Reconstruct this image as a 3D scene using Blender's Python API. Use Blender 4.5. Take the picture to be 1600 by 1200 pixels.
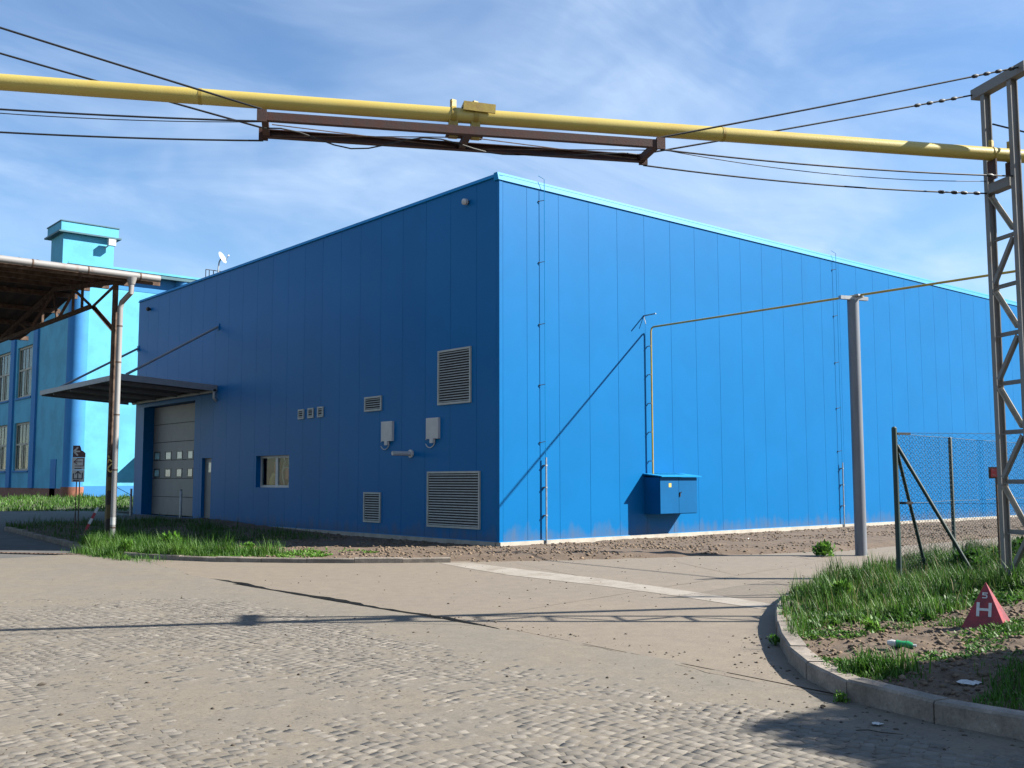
import bpy, math, random
import numpy as np
from mathutils import Vector, Matrix, noise
random.seed(7); RNG = np.random.default_rng(7)
for o in list(bpy.data.objects): bpy.data.objects.remove(o)
SC = bpy.context.scene; COL = SC.collection
rad = math.radians

# ------------------------------------------------------------------ camera
CAM = Vector((-16.0, -19.206, 1.497))
F = Vector((.64665, .75713, .09271)); R = Vector((.76051, -.64932, -.00175)); U = Vector((-.05887, -.07164, .99569))
cd = bpy.data.cameras.new('camera'); cam = bpy.data.objects.new('camera', cd); COL.objects.link(cam)
cd.sensor_width = 36; cd.lens = 1603.24/1600*36; cd.clip_start = .1; cd.clip_end = 3000
cam.matrix_world = Matrix(((R.x, U.x, -F.x, CAM.x), (R.y, U.y, -F.y, CAM.y), (R.z, U.z, -F.z, CAM.z), (0, 0, 0, 1)))
SC.camera = cam

# ------------------------------------------------------------------ sky, sun, exposure
EL = rad(35.5); SUN = Vector((.748*math.cos(EL), -.664*math.cos(EL), math.sin(EL)))
w = bpy.data.worlds.new('World'); SC.world = w; w.use_nodes = True
nt = w.node_tree; N = nt.nodes; L = nt.links; N.clear()
wo = N.new('ShaderNodeOutputWorld'); bg = N.new('ShaderNodeBackground'); sky = N.new('ShaderNodeTexSky')
sky.sky_type = 'NISHITA'; sky.sun_disc = False; sky.sun_elevation = EL
sky.sun_rotation = math.atan2(SUN.x, SUN.y); sky.air_density = 1.15; sky.dust_density = .0; sky.ozone_density = 6.0; sky.altitude = 200
bg.inputs[1].default_value = .055
tc = N.new('ShaderNodeTexCoord')
sp = N.new('ShaderNodeSeparateXYZ'); L.new(tc.outputs['Generated'], sp.inputs[0])
def wmath(op, a, b=None, c=None):
    n = N.new('ShaderNodeMath'); n.operation = op
    for i, v in enumerate((a, b, c)):
        if v is None: continue
        if isinstance(v, (int, float)): n.inputs[i].default_value = v
        else: L.new(v, n.inputs[i])
    return n.outputs[0]
zz = wmath('ADD', wmath('MAXIMUM', sp.outputs[2], 0.0), .22)
cx = wmath('DIVIDE', sp.outputs[0], zz); cy = wmath('DIVIDE', sp.outputs[1], zz)
cb = N.new('ShaderNodeCombineXYZ'); L.new(cx, cb.inputs[0]); L.new(cy, cb.inputs[1])
def cloud(scale, rot, st, detail, dist, lo, hi, off):
    mp = N.new('ShaderNodeMapping'); mp.inputs['Rotation'].default_value = (0, 0, rad(rot)); mp.inputs['Scale'].default_value = (st, 1, 1); mp.inputs['Location'].default_value = off
    L.new(cb.outputs[0], mp.inputs[0])
    nn = N.new('ShaderNodeTexNoise'); nn.inputs['Scale'].default_value = scale; nn.inputs['Detail'].default_value = detail
    nn.inputs['Roughness'].default_value = .58; nn.inputs['Distortion'].default_value = dist
    L.new(mp.outputs[0], nn.inputs['Vector'])
    mr = N.new('ShaderNodeMapRange'); mr.interpolation_type = 'SMOOTHSTEP'
    mr.inputs[1].default_value = lo; mr.inputs[2].default_value = hi; L.new(nn.outputs[0], mr.inputs[0])
    return mr.outputs[0]
big = cloud(1.5, 0, 1, 4, .6, .40, .68, (3.1, .4, 0))
wisp = cloud(2.6, 35, .55, 9, 1.3, .33, .74, (.6, 2.2, 0))
fine = cloud(7.0, 35, .45, 8, .8, .35, .8, (5, 1, 0))
cm = wmath('MULTIPLY', wmath('ADD', wmath('MULTIPLY', big, .55), wmath('MULTIPLY', wisp, .55)), wmath('ADD', wmath('MULTIPLY', fine, .35), .72))
cm = wmath('MINIMUM', wmath('MULTIPLY', cm, .68), .85)
mx = N.new('ShaderNodeMix'); mx.data_type = 'RGBA'
L.new(cm, mx.inputs[0]); L.new(sky.outputs[0], mx.inputs[6]); mx.inputs[7].default_value = (4.3, 5.3, 6.7, 1)
L.new(mx.outputs[2], bg.inputs[0]); L.new(bg.outputs[0], wo.inputs[0])
sd = bpy.data.lights.new('sun', 'SUN'); sd.energy = 5.0; sd.angle = rad(.55); sd.color = (1, .95, .86)
so = bpy.data.objects.new('sun', sd); COL.objects.link(so); so.location = (20, -20, 40)
so.rotation_euler = (-SUN).to_track_quat('-Z', 'Y').to_euler()
SC.view_settings.view_transform = 'Standard'; SC.view_settings.look = 'None'; SC.view_settings.gamma = 1
SC.view_settings.exposure = 1.74; SC.view_settings.use_curve_mapping = False

# ------------------------------------------------------------------ materials
MATS = {}
ALB = .54   # sunlit albedo level for the photograph's bright exposure
def pm(name, c, rough=.7, var=.15, scale=3., bump=0., bscale=30., metal=0., spec=.5, c2=None, lo=.4, hi=.6, detail=6, stretch=(1, 1, 1), tint=0., coat=0., grain=0., gscale=45.):
    """Principled material; colour mottled by world-space noise, optional second colour, optional bump and per-piece tint."""
    m = bpy.data.materials.new(name); m.use_nodes = True; t = m.node_tree; n = t.nodes; l = t.links
    b = n['Principled BSDF']; b.inputs['Roughness'].default_value = rough; b.inputs['Metallic'].default_value = metal
    b.inputs['Specular IOR Level'].default_value = spec; b.inputs['Coat Weight'].default_value = coat
    g = n.new('ShaderNodeNewGeometry'); mp = n.new('ShaderNodeMapping'); mp.inputs['Scale'].default_value = stretch
    l.new(g.outputs['Position'], mp.inputs[0])
    nz = n.new('ShaderNodeTexNoise'); nz.inputs['Scale'].default_value = scale; nz.inputs['Detail'].default_value = detail; nz.inputs['Roughness'].default_value = .62
    l.new(mp.outputs[0], nz.inputs['Vector'])
    mr = n.new('ShaderNodeMapRange'); mr.inputs[1].default_value = lo; mr.inputs[2].default_value = hi; l.new(nz.outputs[0], mr.inputs[0])
    mix = n.new('ShaderNodeMix'); mix.data_type = 'RGBA'; l.new(mr.outputs[0], mix.inputs[0])
    c = [v*ALB for v in c]; c2 = None if c2 is None else [v*ALB for v in c2]
    a = [v*(1-var) for v in c]; d = [min(1, v*(1+var)) for v in c] if c2 is None else c2
    mix.inputs[6].default_value = (*a, 1); mix.inputs[7].default_value = (*d, 1); out = mix.outputs[2]
    if grain:
        for k, (gs, amp) in enumerate(((gscale, grain), (gscale*.14, grain*.6))):
            g2 = n.new('ShaderNodeTexNoise'); g2.inputs['Scale'].default_value = gs; g2.inputs['Detail'].default_value = 5; g2.inputs['Roughness'].default_value = .75; l.new(g.outputs['Position'], g2.inputs['Vector'])
            r2 = n.new('ShaderNodeMapRange'); r2.inputs[1].default_value = .32; r2.inputs[2].default_value = .68; r2.inputs[3].default_value = 1-amp; r2.inputs[4].default_value = 1+amp; l.new(g2.outputs[0], r2.inputs[0])
            v2 = n.new('ShaderNodeVectorMath'); v2.operation = 'SCALE'; l.new(out, v2.inputs[0]); l.new(r2.outputs[0], v2.inputs['Scale']); out = v2.outputs[0]
    if tint:
        at = n.new('ShaderNodeAttribute'); at.attribute_name = 'tint'
        mu = n.new('ShaderNodeMath'); mu.operation = 'MULTIPLY_ADD'; l.new(at.outputs['Fac'], mu.inputs[0]); mu.inputs[1].default_value = 2*tint; mu.inputs[2].default_value = 1-tint
        vm = n.new('ShaderNodeVectorMath'); vm.operation = 'SCALE'; l.new(out, vm.inputs[0]); l.new(mu.outputs[0], vm.inputs['Scale']); out = vm.outputs[0]
    l.new(out, b.inputs['Base Color'])
    if bump:
        nb = n.new('ShaderNodeTexNoise'); nb.inputs['Scale'].default_value = bscale; nb.inputs['Detail'].default_value = 8; nb.inputs['Roughness'].default_value = .65
        l.new(mp.outputs[0], nb.inputs['Vector'])
        bp = n.new('ShaderNodeBump'); bp.inputs['Strength'].default_value = 1; bp.inputs['Distance'].default_value = bump
        l.new(nb.outputs[0], bp.inputs['Height']); l.new(bp.outputs[0], b.inputs['Normal'])
    MATS[name] = m; return m
def glass(name, c, rough=.05):
    m = bpy.data.materials.new(name); m.use_nodes = True; b = m.node_tree.nodes['Principled BSDF']
    b.inputs['Base Color'].default_value = (*c, 1); b.inputs['Roughness'].default_value = rough; b.inputs['Transmission Weight'].default_value = .9; b.inputs['IOR'].default_value = 1.45
    MATS[name] = m; return m
def leafmat(name, c, c2, tr=.35, scale=1.5):
    m = pm(name, c, .55, .2, scale, c2=c2, lo=.35, hi=.65, tint=.45, spec=.3)
    t = m.node_tree; n = t.nodes; l = t.links; b = n['Principled BSDF']; src = b.inputs['Base Color'].links[0].from_socket
    td = n.new('ShaderNodeBsdfTranslucent'); l.new(src, td.inputs[0])
    ms = n.new('ShaderNodeMixShader'); ms.inputs[0].default_value = tr; l.new(b.outputs[0], ms.inputs[1]); l.new(td.outputs[0], ms.inputs[2])
    l.new(ms.outputs[0], n['Material Output'].inputs[0]); return m

PAINT = pm('hall_blue_paint', (.0005, .172, .47), .42, .025, .6, .0016, 1.1, spec=.10, detail=3, tint=.015)
def stain(m, col, top, amt):
    t = m.node_tree; n = t.nodes; l = t.links; b = n['Principled BSDF']; src = b.inputs['Base Color'].links[0].from_socket
    g_ = n.new('ShaderNodeNewGeometry'); sx = n.new('ShaderNodeSeparateXYZ'); l.new(g_.outputs['Position'], sx.inputs[0])
    q = n.new('ShaderNodeTexNoise'); q.inputs['Scale'].default_value = 3.5; q.inputs['Detail'].default_value = 7; mp = n.new('ShaderNodeMapping'); mp.inputs['Scale'].default_value = (1, 1, .35); l.new(g_.outputs['Position'], mp.inputs[0]); l.new(mp.outputs[0], q.inputs['Vector'])
    h = n.new('ShaderNodeMath'); h.operation = 'MULTIPLY_ADD'; l.new(q.outputs[0], h.inputs[0]); h.inputs[1].default_value = -2.2*top; l.new(sx.outputs[2], h.inputs[2])
    mr = n.new('ShaderNodeMapRange'); mr.inputs[1].default_value = -.35*top; mr.inputs[2].default_value = -1.4*top; mr.inputs[3].default_value = 0; mr.inputs[4].default_value = amt; l.new(h.outputs[0], mr.inputs[0])
    mi = n.new('ShaderNodeMix'); mi.data_type = 'RGBA'; l.new(mr.outputs[0], mi.inputs[0]); l.new(src, mi.inputs[6]); mi.inputs[7].default_value = (*col, 1); l.new(mi.outputs[2], b.inputs['Base Color'])
stain(PAINT, (.10, .085, .065), .42, .5)
pm('cabinet_blue', (.0005, .125, .34), .5, .04, 2, spec=.1)
pm('hall_trim', (.0007, .172, .47), .42, .04, 1., spec=.10)
pm('flashing_blue', (.004, .30, .66), .5, .04, 1., spec=.1)
pm('louvre_grey', (.50, .52, .49), .5, .08, 6.)
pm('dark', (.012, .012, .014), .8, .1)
pm('white_plastic', (.66, .66, .66), .45, .05, 5)
pm('door_grey', (.21, .205, .20), .5, .06, 2, .0006, 6)
pm('plastic_black', (.015, .015, .017), .4, .1)
pm('galv', (.42, .44, .46), .45, .15, 8, .0006, 60, metal=.35)
pm('canopy_grey', (.26, .28, .31), .5, .08, 4)
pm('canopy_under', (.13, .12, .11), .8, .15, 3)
pm('pole_grey', (.19, .205, .24), .45, .1, 3, .0008, 25, stretch=(1, 1, .25))
pm('gas_yellow', (.60, .43, .06), .45, .1, 5, .0006, 60)
pm('pipe_yellow', (.72, .58, .15), .40, .08, 2.2, .0012, 40, c2=(.64, .48, .11), lo=.42, hi=.7)
pm('pipe_yellow_worn', (.58, .42, .06), .55, .2, 9, .002, 60, c2=(.30, .17, .05), lo=.5, hi=.75)
pm('rust_red', (.11, .032, .02), .8, .3, 9, .003, 70, c2=(.055, .03, .026), lo=.4, hi=.68)
pm('rust_brown', (.12, .06, .035), .85, .3, 7, .003, 70, c2=(.20, .13, .09), lo=.42, hi=.66)
pm('rust_galv', (.40, .39, .385), .6, .15, 5, .001, 50, c2=(.24, .15, .10), lo=.56, hi=.78, stretch=(1, 1, .35))
pm('cable', (.012, .013, .016), .6, .15)
pm('tower_grey', (.27, .27, .265), .65, .15, 6, .001, 70, c2=(.2, .155, .115), lo=.52, hi=.74, stretch=(1, 1, .5))
pm('tower_pale', (.5, .43, .33), .7, .15, 6)
pm('fence_green', (.004, .034, .03), .6, .15, 4)
pm('sign_red', (.32, .018, .022), .4, .25, 6, .003, 25, grain=.25, gscale=30)
pm('sign_white', (.72, .72, .70), .5, .08, 8)
pm('sign_brown', (.12, .045, .045), .6, .15, 8)
pm('sign_dark', (.03, .03, .06), .6, .1)
pm('red_paint', (.5, .03, .04), .5, .15, 8)
pm('concrete_light', (.52, .47, .40), .85, .12, 3, .002, 50)
pm('kerb_concrete', (.30, .255, .21), .9, .2, 4, .006, 45, tint=.12, grain=.25, gscale=40)
pm('road_dust', (.238, .202, .152), .95, .10, .9, .002, 70, c2=(.20, .173, .136), lo=.42, hi=.6, grain=.22, gscale=38)
pm('sett_stone', (.222, .20, .172), .9, .10, 6, .0012, 90, tint=.16, spec=.2, grain=.15, gscale=60)
pm('apron_concrete', (.268, .218, .16), .9, .13, .55, .0035, 45, c2=(.222, .182, .138), lo=.4, hi=.66, detail=9, stretch=(1, .6, 1), grain=.2, gscale=32)
pm('band_concrete', (.42, .37, .31), .85, .1, 2.5, .002, 60, c2=(.28, .235, .18), lo=.45, hi=.66, grain=.15, gscale=30)
pm('asphalt', (.12, .115, .11), .9, .15, 1.5, .004, 60)
pm('soil', (.20, .138, .088), .98, .2, 1.8, .012, 22, c2=(.12, .08, .05), lo=.38, hi=.64, grain=.3, gscale=26)
pm('clod', (.205, .145, .095), .98, .2, 6, .008, 40, tint=.35, grain=.25)
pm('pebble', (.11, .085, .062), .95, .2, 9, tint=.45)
pm('earth', (.16, .13, .09), .98, .2, .4, .01, 12)
pm('lawn_earth', (.07, .085, .03), .98, .2, .5, .01, 12)
pm('teal_plaster', (.12, .52, .75), .85, .10, .7, .002, 30)
pm('teal_blue', (.03, .26, .62), .8, .06, 1, .002, 30)
pm('teal_brick', (.33, .13, .08), .9, .15, 4)
pm('teal_cap', (.03, .14, .19), .6, .1)
pm('window_frame', (.48, .44, .33), .6, .1, 5)
pm('shed_sheet', (.07, .05, .04), .9, .25, 2.2, c2=(.035, .028, .025), lo=.42, hi=.62)
pm('timber', (.20, .14, .09), .85, .25, 8, stretch=(1, 1, .2))
pm('curtain', (.42, .40, .33), .9, .5, 4.5, c2=(.04, .05, .045), lo=.42, hi=.58)
pm('bottle_green', (.02, .30, .10), .25, .1, 8)
pm('paper', (.70, .70, .68), .8, .1, 20, .004, 90)
pm('orange', (.75, .14, .03), .6, .15, 9); pm('yellow_cloth', (.72, .52, .16), .7, .1, 9)
pm('bark', (.07, .05, .035), .95, .25, 8, .01, 30)

def thin_glass(name, tint):
    m = bpy.data.materials.new(name); m.use_nodes = True; t = m.node_tree; n = t.nodes; l = t.links
    tr = n.new('ShaderNodeBsdfTransparent'); tr.inputs[0].default_value = (*tint, 1); gl = n.new('ShaderNodeBsdfGlossy'); gl.inputs['Roughness'].default_value = .03
    lw_ = n.new('ShaderNodeLayerWeight'); pw = n.new('ShaderNodeMath'); pw.operation = 'POWER'; pw.inputs[1].default_value = 5.; l.new(lw_.outputs['Facing'], pw.inputs[0])
    fr_ = n.new('ShaderNodeMath'); fr_.operation = 'MULTIPLY_ADD'; fr_.inputs[1].default_value = .45; fr_.inputs[2].default_value = .015; l.new(pw.outputs[0], fr_.inputs[0]); ms = n.new('ShaderNodeMixShader')
    l.new(fr_.outputs[0], ms.inputs[0]); l.new(tr.outputs[0], ms.inputs[1]); l.new(gl.outputs[0], ms.inputs[2]); l.new(ms.outputs[0], n['Material Output'].inputs[0]); MATS[name] = m
thin_glass('pane', (.8, .86, .84))
def stripes(name, a, b, period):
    m = pm(name, a, .8, .2, 8); t = m.node_tree; n = t.nodes; l = t.links; bs = n['Principled BSDF']; src = bs.inputs['Base Color'].links[0].from_socket
    g_ = n.new('ShaderNodeNewGeometry'); sx = n.new('ShaderNodeSeparateXYZ'); l.new(g_.outputs['Position'], sx.inputs[0])
    ad = n.new('ShaderNodeMath'); ad.operation = 'ADD'; l.new(sx.outputs[2], ad.inputs[0]); l.new(sx.outputs[1], ad.inputs[1])
    md = n.new('ShaderNodeMath'); md.operation = 'PINGPONG'; md.inputs[1].default_value = period; l.new(ad.outputs[0], md.inputs[0])
    gt_ = n.new('ShaderNodeMath'); gt_.operation = 'GREATER_THAN'; gt_.inputs[1].default_value = period/2; l.new(md.outputs[0], gt_.inputs[0])
    mi = n.new('ShaderNodeMix'); mi.data_type = 'RGBA'; l.new(gt_.outputs[0], mi.inputs[0]); l.new(src, mi.inputs[6]); mi.inputs[7].default_value = (*[v*ALB for v in b], 1); l.new(mi.outputs[2], bs.inputs['Base Color'])
stripes('hazard', (.045, .035, .03), (.17, .125, .05), .34)

pm('pane_lit', (.35, .56, .58), .12, .25, 3, spec=.8)
leafmat('grass', (.065, .21, .02), (.125, .26, .035))
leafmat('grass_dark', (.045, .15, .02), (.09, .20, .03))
leafmat('dry_grass', (.40, .33, .16), (.30, .28, .12))
leafmat('weed', (.12, .33, .03), (.18, .36, .05))
leafmat('tree_leaf', (.045, .095, .02), (.08, .13, .03))

# ------------------------------------------------------------------ geometry helpers
WL = {}
def wloc(o): return WL.get(o.name, Vector((0, 0, 0))) if o else Vector((0, 0, 0))
class MB:
    def __init__(s): s.v = []; s.f = []
    def quad(s, *p):
        i = len(s.v); s.v += [tuple(q) for q in p]; s.f.append(tuple(range(i, i+len(p)))); return s
    def box(s, a, b, mat=None):
        (x0, y0, z0), (x1, y1, z1) = [min(p, q) for p, q in zip(a, b)], [max(p, q) for p, q in zip(a, b)]
        P = [(x0, y0, z0), (x1, y0, z0), (x1, y1, z0), (x0, y1, z0), (x0, y0, z1), (x1, y0, z1), (x1, y1, z1), (x0, y1, z1)]
        if mat is not None: P = [tuple(mat @ Vector(p)) for p in P]
        i = len(s.v); s.v += P
        s.f += [tuple(i+k for k in q) for q in ((0, 3, 2, 1), (4, 5, 6, 7), (0, 1, 5, 4), (1, 2, 6, 5), (2, 3, 7, 6), (3, 0, 4, 7))]; return s
    def beam(s, a, b, wd, ht, up=(0, 0, 1)):
        a = Vector(a); b = Vector(b); d = (b-a); ln = d.length; d.normalize(); up = Vector(up)
        x = d.cross(up)
        if x.length < 1e-4: x = d.cross(Vector((1, 0, 0)))
        x.normalize(); z = x.cross(d)
        m = Matrix(((d.x, x.x, z.x, a.x), (d.y, x.y, z.y, a.y), (d.z, x.z, z.z, a.z), (0, 0, 0, 1)))
        return s.box((0, -wd/2, -ht/2), (ln, wd/2, ht/2), m)
    def angle(s, a, b, wd, t=.008, up=(0, 0, 1)):
        """L-profile: two thin legs"""
        a = Vector(a); b = Vector(b); d = (b-a).normalized(); x = d.cross(Vector(up))
        if x.length < 1e-4: x = d.cross(Vector((1, 0, 0)))
        x.normalize(); z = x.cross(d); m = Matrix(((d.x, x.x, z.x, a.x), (d.y, x.y, z.y, a.y), (d.z, x.z, z.z, a.z), (0, 0, 0, 1))); ln = (b-a).length
        s.box((0, -wd/2, -wd/2), (ln, wd/2, -wd/2+t), m); s.box((0, -wd/2, -wd/2+t), (ln, -wd/2+t, wd/2), m); return s
    def tube(s, path, r, n=8, cap=True):
        path = [Vector(p) for p in path]; rs = r if isinstance(r, (list, tuple)) else [r]*len(path)
        ref = None; base = len(s.v)
        for k, p in enumerate(path):
            d = (path[min(k+1, len(path)-1)]-path[max(k-1, 0)]).normalized()
            if ref is None: ref = d.cross(Vector((0, 0, 1))) if abs(d.z) < .9 else d.cross(Vector((1, 0, 0)))
            x = (ref - d*ref.dot(d)).normalized(); y = d.cross(x); ref = x
            for j in range(n):
                a = 2*math.pi*j/n; s.v.append(tuple(p + (x*math.cos(a)+y*math.sin(a))*rs[k]))
        for k in range(len(path)-1):
            for j in range(n):
                q = base+k*n; s.f.append((q+j, q+(j+1) % n, q+n+(j+1) % n, q+n+j))
        if cap:
            s.f.append(tuple(base+j for j in reversed(range(n)))); e = base+(len(path)-1)*n; s.f.append(tuple(e+j for j in range(n)))
        return s
    def prism(s, pts, z0, z1):
        n = len(pts); i = len(s.v); s.v += [(x, y, z0) for x, y in pts]+[(x, y, z1) for x, y in pts]
        s.f.append(tuple(i+k for k in reversed(range(n)))); s.f.append(tuple(i+n+k for k in range(n)))
        for k in range(n): s.f.append((i+k, i+(k+1) % n, i+n+(k+1) % n, i+n+k))
        return s
    def extr(s, pts, vec):
        """extrude a 3-D polygon by vec"""
        vec = Vector(vec); n = len(pts); i = len(s.v); s.v += [tuple(p) for p in pts]+[tuple(Vector(p)+vec) for p in pts]
        s.f.append(tuple(i+k for k in range(n))); s.f.append(tuple(i+n+k for k in reversed(range(n))))
        for k in range(n): s.f.append((i+k, i+n+k, i+n+(k+1) % n, i+(k+1) % n))
        return s
    def mesh(s, name, mat, off=(0, 0, 0), smooth=False, tint=None):
        me = bpy.data.meshes.new(name); o = Vector(off)
        me.from_pydata([(x-o.x, y-o.y, z-o.z) for x, y, z in s.v], [], s.f); me.materials.append(MATS[mat])
        import bmesh
        bm = bmesh.new(); bm.from_mesh(me); bmesh.ops.recalc_face_normals(bm, faces=bm.faces); bm.to_mesh(me); bm.free()
        if smooth: me.polygons.foreach_set('use_smooth', [True]*len(me.polygons)); sharp(me)
        if tint is not None:
            a = me.attributes.new('tint', 'FLOAT', 'POINT'); a.data.foreach_set('value', np.full(len(me.vertices), tint, np.float32))
        return me
    def build(s, name, mat, parent=None, loc=None, smooth=False, tint=None):
        pw = wloc(parent); off = Vector(loc) if loc is not None else pw
        o = bpy.data.objects.new(name, s.mesh(name, mat, off, smooth, tint)); COL.objects.link(o)
        o.parent = parent; o.location = off-pw; WL[o.name] = off; return o
def sharp(me, ang=40):
    try: me.set_sharp_from_angle(angle=rad(ang))
    except Exception: pass
def place(name, me, loc, parent=None, rotz=0, scale=None):
    o = bpy.data.objects.new(name, me); COL.objects.link(o); o.parent = parent; o.location = Vector(loc)-wloc(parent); o.rotation_euler = (0, 0, rotz)
    if scale: o.scale = scale
    WL[o.name] = Vector(loc); return o
def thing(name, label, cat, loc=(0, 0, 0), group=None):
    o = bpy.data.objects.new(name, None); COL.objects.link(o); o.location = loc; WL[o.name] = Vector(loc); o.empty_display_size = .1
    return tag(o, label, cat, group)
def tag(o, label, cat, group=None, kind=None):
    o['label'] = label
    if cat: o['category'] = cat
    if group: o['group'] = group
    if kind: o['kind'] = kind
    return o
def struct(o, label=None):
    o['kind'] = 'structure'
    if label: o['label'] = label
    return o
def sm(a, b, x): t = np.clip((x-a)/(b-a), 0, 1); return t*t*(3-2*t)
def rise(y): return .3*float(sm(6., 20., y))
def inpoly(px, py, poly):
    c = np.zeros(px.shape, bool); n = len(poly)
    for i in range(n):
        x0, y0 = poly[i]; x1, y1 = poly[(i+1) % n]
        if y0 == y1: continue
        c ^= ((y0 > py) != (y1 > py)) & (px < (x1-x0)*(py-y0)/(y1-y0)+x0)
    return c
def edist(px, py, poly, closed=True):
    d = np.full(px.shape, 1e9); n = len(poly)
    for i in range(n if closed else n-1):
        x0, y0 = poly[i]; x1, y1 = poly[(i+1) % n]; dx, dy = x1-x0, y1-y0
        t = np.clip(((px-x0)*dx+(py-y0)*dy)/(dx*dx+dy*dy+1e-9), 0, 1)
        d = np.minimum(d, np.hypot(px-x0-t*dx, py-y0-t*dy))
    return d
def nz(x, y, s, seed=0.): return noise.noise(Vector((x*s+seed, y*s-seed*1.7, seed*.31)))
def fbm(xs, ys, s, seed, oct=3):
    out = np.zeros(len(xs)); a = 1.
    for k in range(oct):
        out += a*np.array([nz(x, y, s, seed+k*7.3) for x, y in zip(xs, ys)]); s *= 2.1; a *= .5
    return out
def npmesh(name, verts, faces, mat, tint=None, smooth=False):
    """verts (n,3), faces (m,k) arrays"""
    me = bpy.data.meshes.new(name); k = faces.shape[1]
    me.vertices.add(len(verts)); me.vertices.foreach_set('co', verts.astype(np.float32).ravel())
    me.loops.add(faces.size); me.loops.foreach_set('vertex_index', faces.astype(np.int32).ravel())
    me.polygons.add(len(faces)); me.polygons.foreach_set('loop_start', np.arange(0, faces.size, k, dtype=np.int32)); me.polygons.foreach_set('loop_total', np.full(len(faces), k, np.int32))
    me.update(calc_edges=True); me.validate(); me.materials.append(MATS[mat])
    if tint is not None:
        a = me.attributes.new('tint', 'FLOAT', 'POINT'); a.data.foreach_set('value', tint.astype(np.float32))
    if smooth: me.polygons.foreach_set('use_smooth', [True]*len(me.polygons))
    o = bpy.data.objects.new(name, me); COL.objects.link(o); return o
def terrain(name, poly, res, zf, mat):
    P = np.array(poly); x0, y0 = P.min(0); x1, y1 = P.max(0)
    nx = int((x1-x0)/res)+1; ny = int((y1-y0)/res)+1
    gx, gy = np.meshgrid(x0+np.arange(nx+1)*res, y0+np.arange(ny+1)*res, indexing='ij')
    cxs = gx[:-1, :-1]+res/2; cys = gy[:-1, :-1]+res/2; keep = inpoly(cxs, cys, poly)
    idx = np.arange((nx+1)*(ny+1)).reshape(nx+1, ny+1)
    f = np.stack([idx[:-1, :-1][keep], idx[1:, :-1][keep], idx[1:, 1:][keep], idx[:-1, 1:][keep]], 1)
    used = np.unique(f); remap = np.zeros(idx.size, int); remap[used] = np.arange(len(used))
    xs = gx.ravel()[used]; ys = gy.ravel()[used]
    return npmesh(name, np.stack([xs, ys, zf(xs, ys)], 1), remap[f], mat, smooth=True)

# ================================================================== SETTING: ground, road, apron, soil
GZ = -.2
g = MB().quad((-300, -300, -.42), (300, -300, -.42), (300, 300, -.42), (-300, 300, -.42)).build('ground', 'earth'); struct(g, 'bare dusty earth reaching far beyond the yard')

KL = [(-7.35, 14.6), (-7.36, 12.0), (-7.4, 9.9), (-7.5, 7.63), (-7.7, 6.1), (-7.72, 4.0), (-7.3, 2.3), (-6.7, 1.06), (-5.95, .15), (-5.23, -.68), (-4.31, -1.5), (-3.34, -2.16), (-2.75, -2.52)]
KR = [(-3.0, -10.35), (-4.0, -10.86), (-4.95, -11.4), (-5.7, -11.9), (-6.4, -12.4), (-7.0, -12.85), (-7.6, -13.35), (-8.1, -13.8), (-8.5, -14.25), (-8.8, -14.68), (-8.97, -15.12), (-9.03, -15.7), (-9.06, -16.4), (-9.1, -17.4), (-9.15, -18.4), (-9.2, -19.4), (-9.25, -20.4)]
def samp(path, step):
    P = [Vector((*p, 0)) for p in path]; out = [P[0].copy()]; acc = 0
    for a, b in zip(P, P[1:]):
        d = (b-a); ln = d.length; t = step-acc
        while t <= ln: out.append(a+d*(t/ln)); t += step
        acc = (acc+ln) % step if True else 0
    return out
# road: dusty bed sheet (undulating) that fills the joints of the setts
def road_z(xs, ys):
    n1 = fbm(xs, ys, .35, 3., 2); n2 = fbm(xs, ys, 3.2, 9., 2)
    near = np.exp(-((xs+8.6)/.6)**2)+.5*sm(-6, 0, ys)
    seg = sm(-8.6, -7.6, ys)*sm(-2.2, -3.2, ys)+.6*sm(-14.2, -13.6, ys)*sm(-12.6, -13.2, ys)
    z = GZ-.0024+.0026*n1+.0021*n2+(.0172-.0085*seg)*near*(.95+.25*n2)
    return z+np.array([rise(y) for y in ys])
RP = [(-15.6, -17.2), (-9.0, -17.4), (-9.0, -15.6), (-8.75, -14.6), (-8.45, -12), (-8.42, -4), (-8.3, -1), (-7.6, .3), (-7.2, 1.4), (-7.5, 4), (-7.5, 5.2), (-16, 5.2)]
road = terrain('road', RP, .085, road_z, 'road_dust'); struct(road, 'dusty worn stone-sett road crossing the foreground')
rf = MB().quad((-60, -80, -.25), (-8.3, -80, -.25), (-8.3, 5.3, -.25), (-60, 5.3, -.25)).build('road_surround', 'road_dust'); struct(rf, 'dusty road surface around the stone setts')
def strip(name, pts0, pts1, mat):
    m = MB()
    for a, b, c, d in zip(pts0, pts1, pts1[1:], pts0[1:]): m.quad(a, b, c, d)
    return struct(m.build(name, mat, smooth=True))
ys_ = [5.15+i*1.0 for i in range(40)]
st = strip('side_road', [(-60, y, GZ-.012+rise(y)) for y in ys_], [(-7.2 if y < 15 else (-5.6 if y < 16.2 else .02), y, GZ-.012+rise(y)) for y in ys_], 'asphalt'); st['label'] = 'grey asphalt side road running to the roller door'

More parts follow.
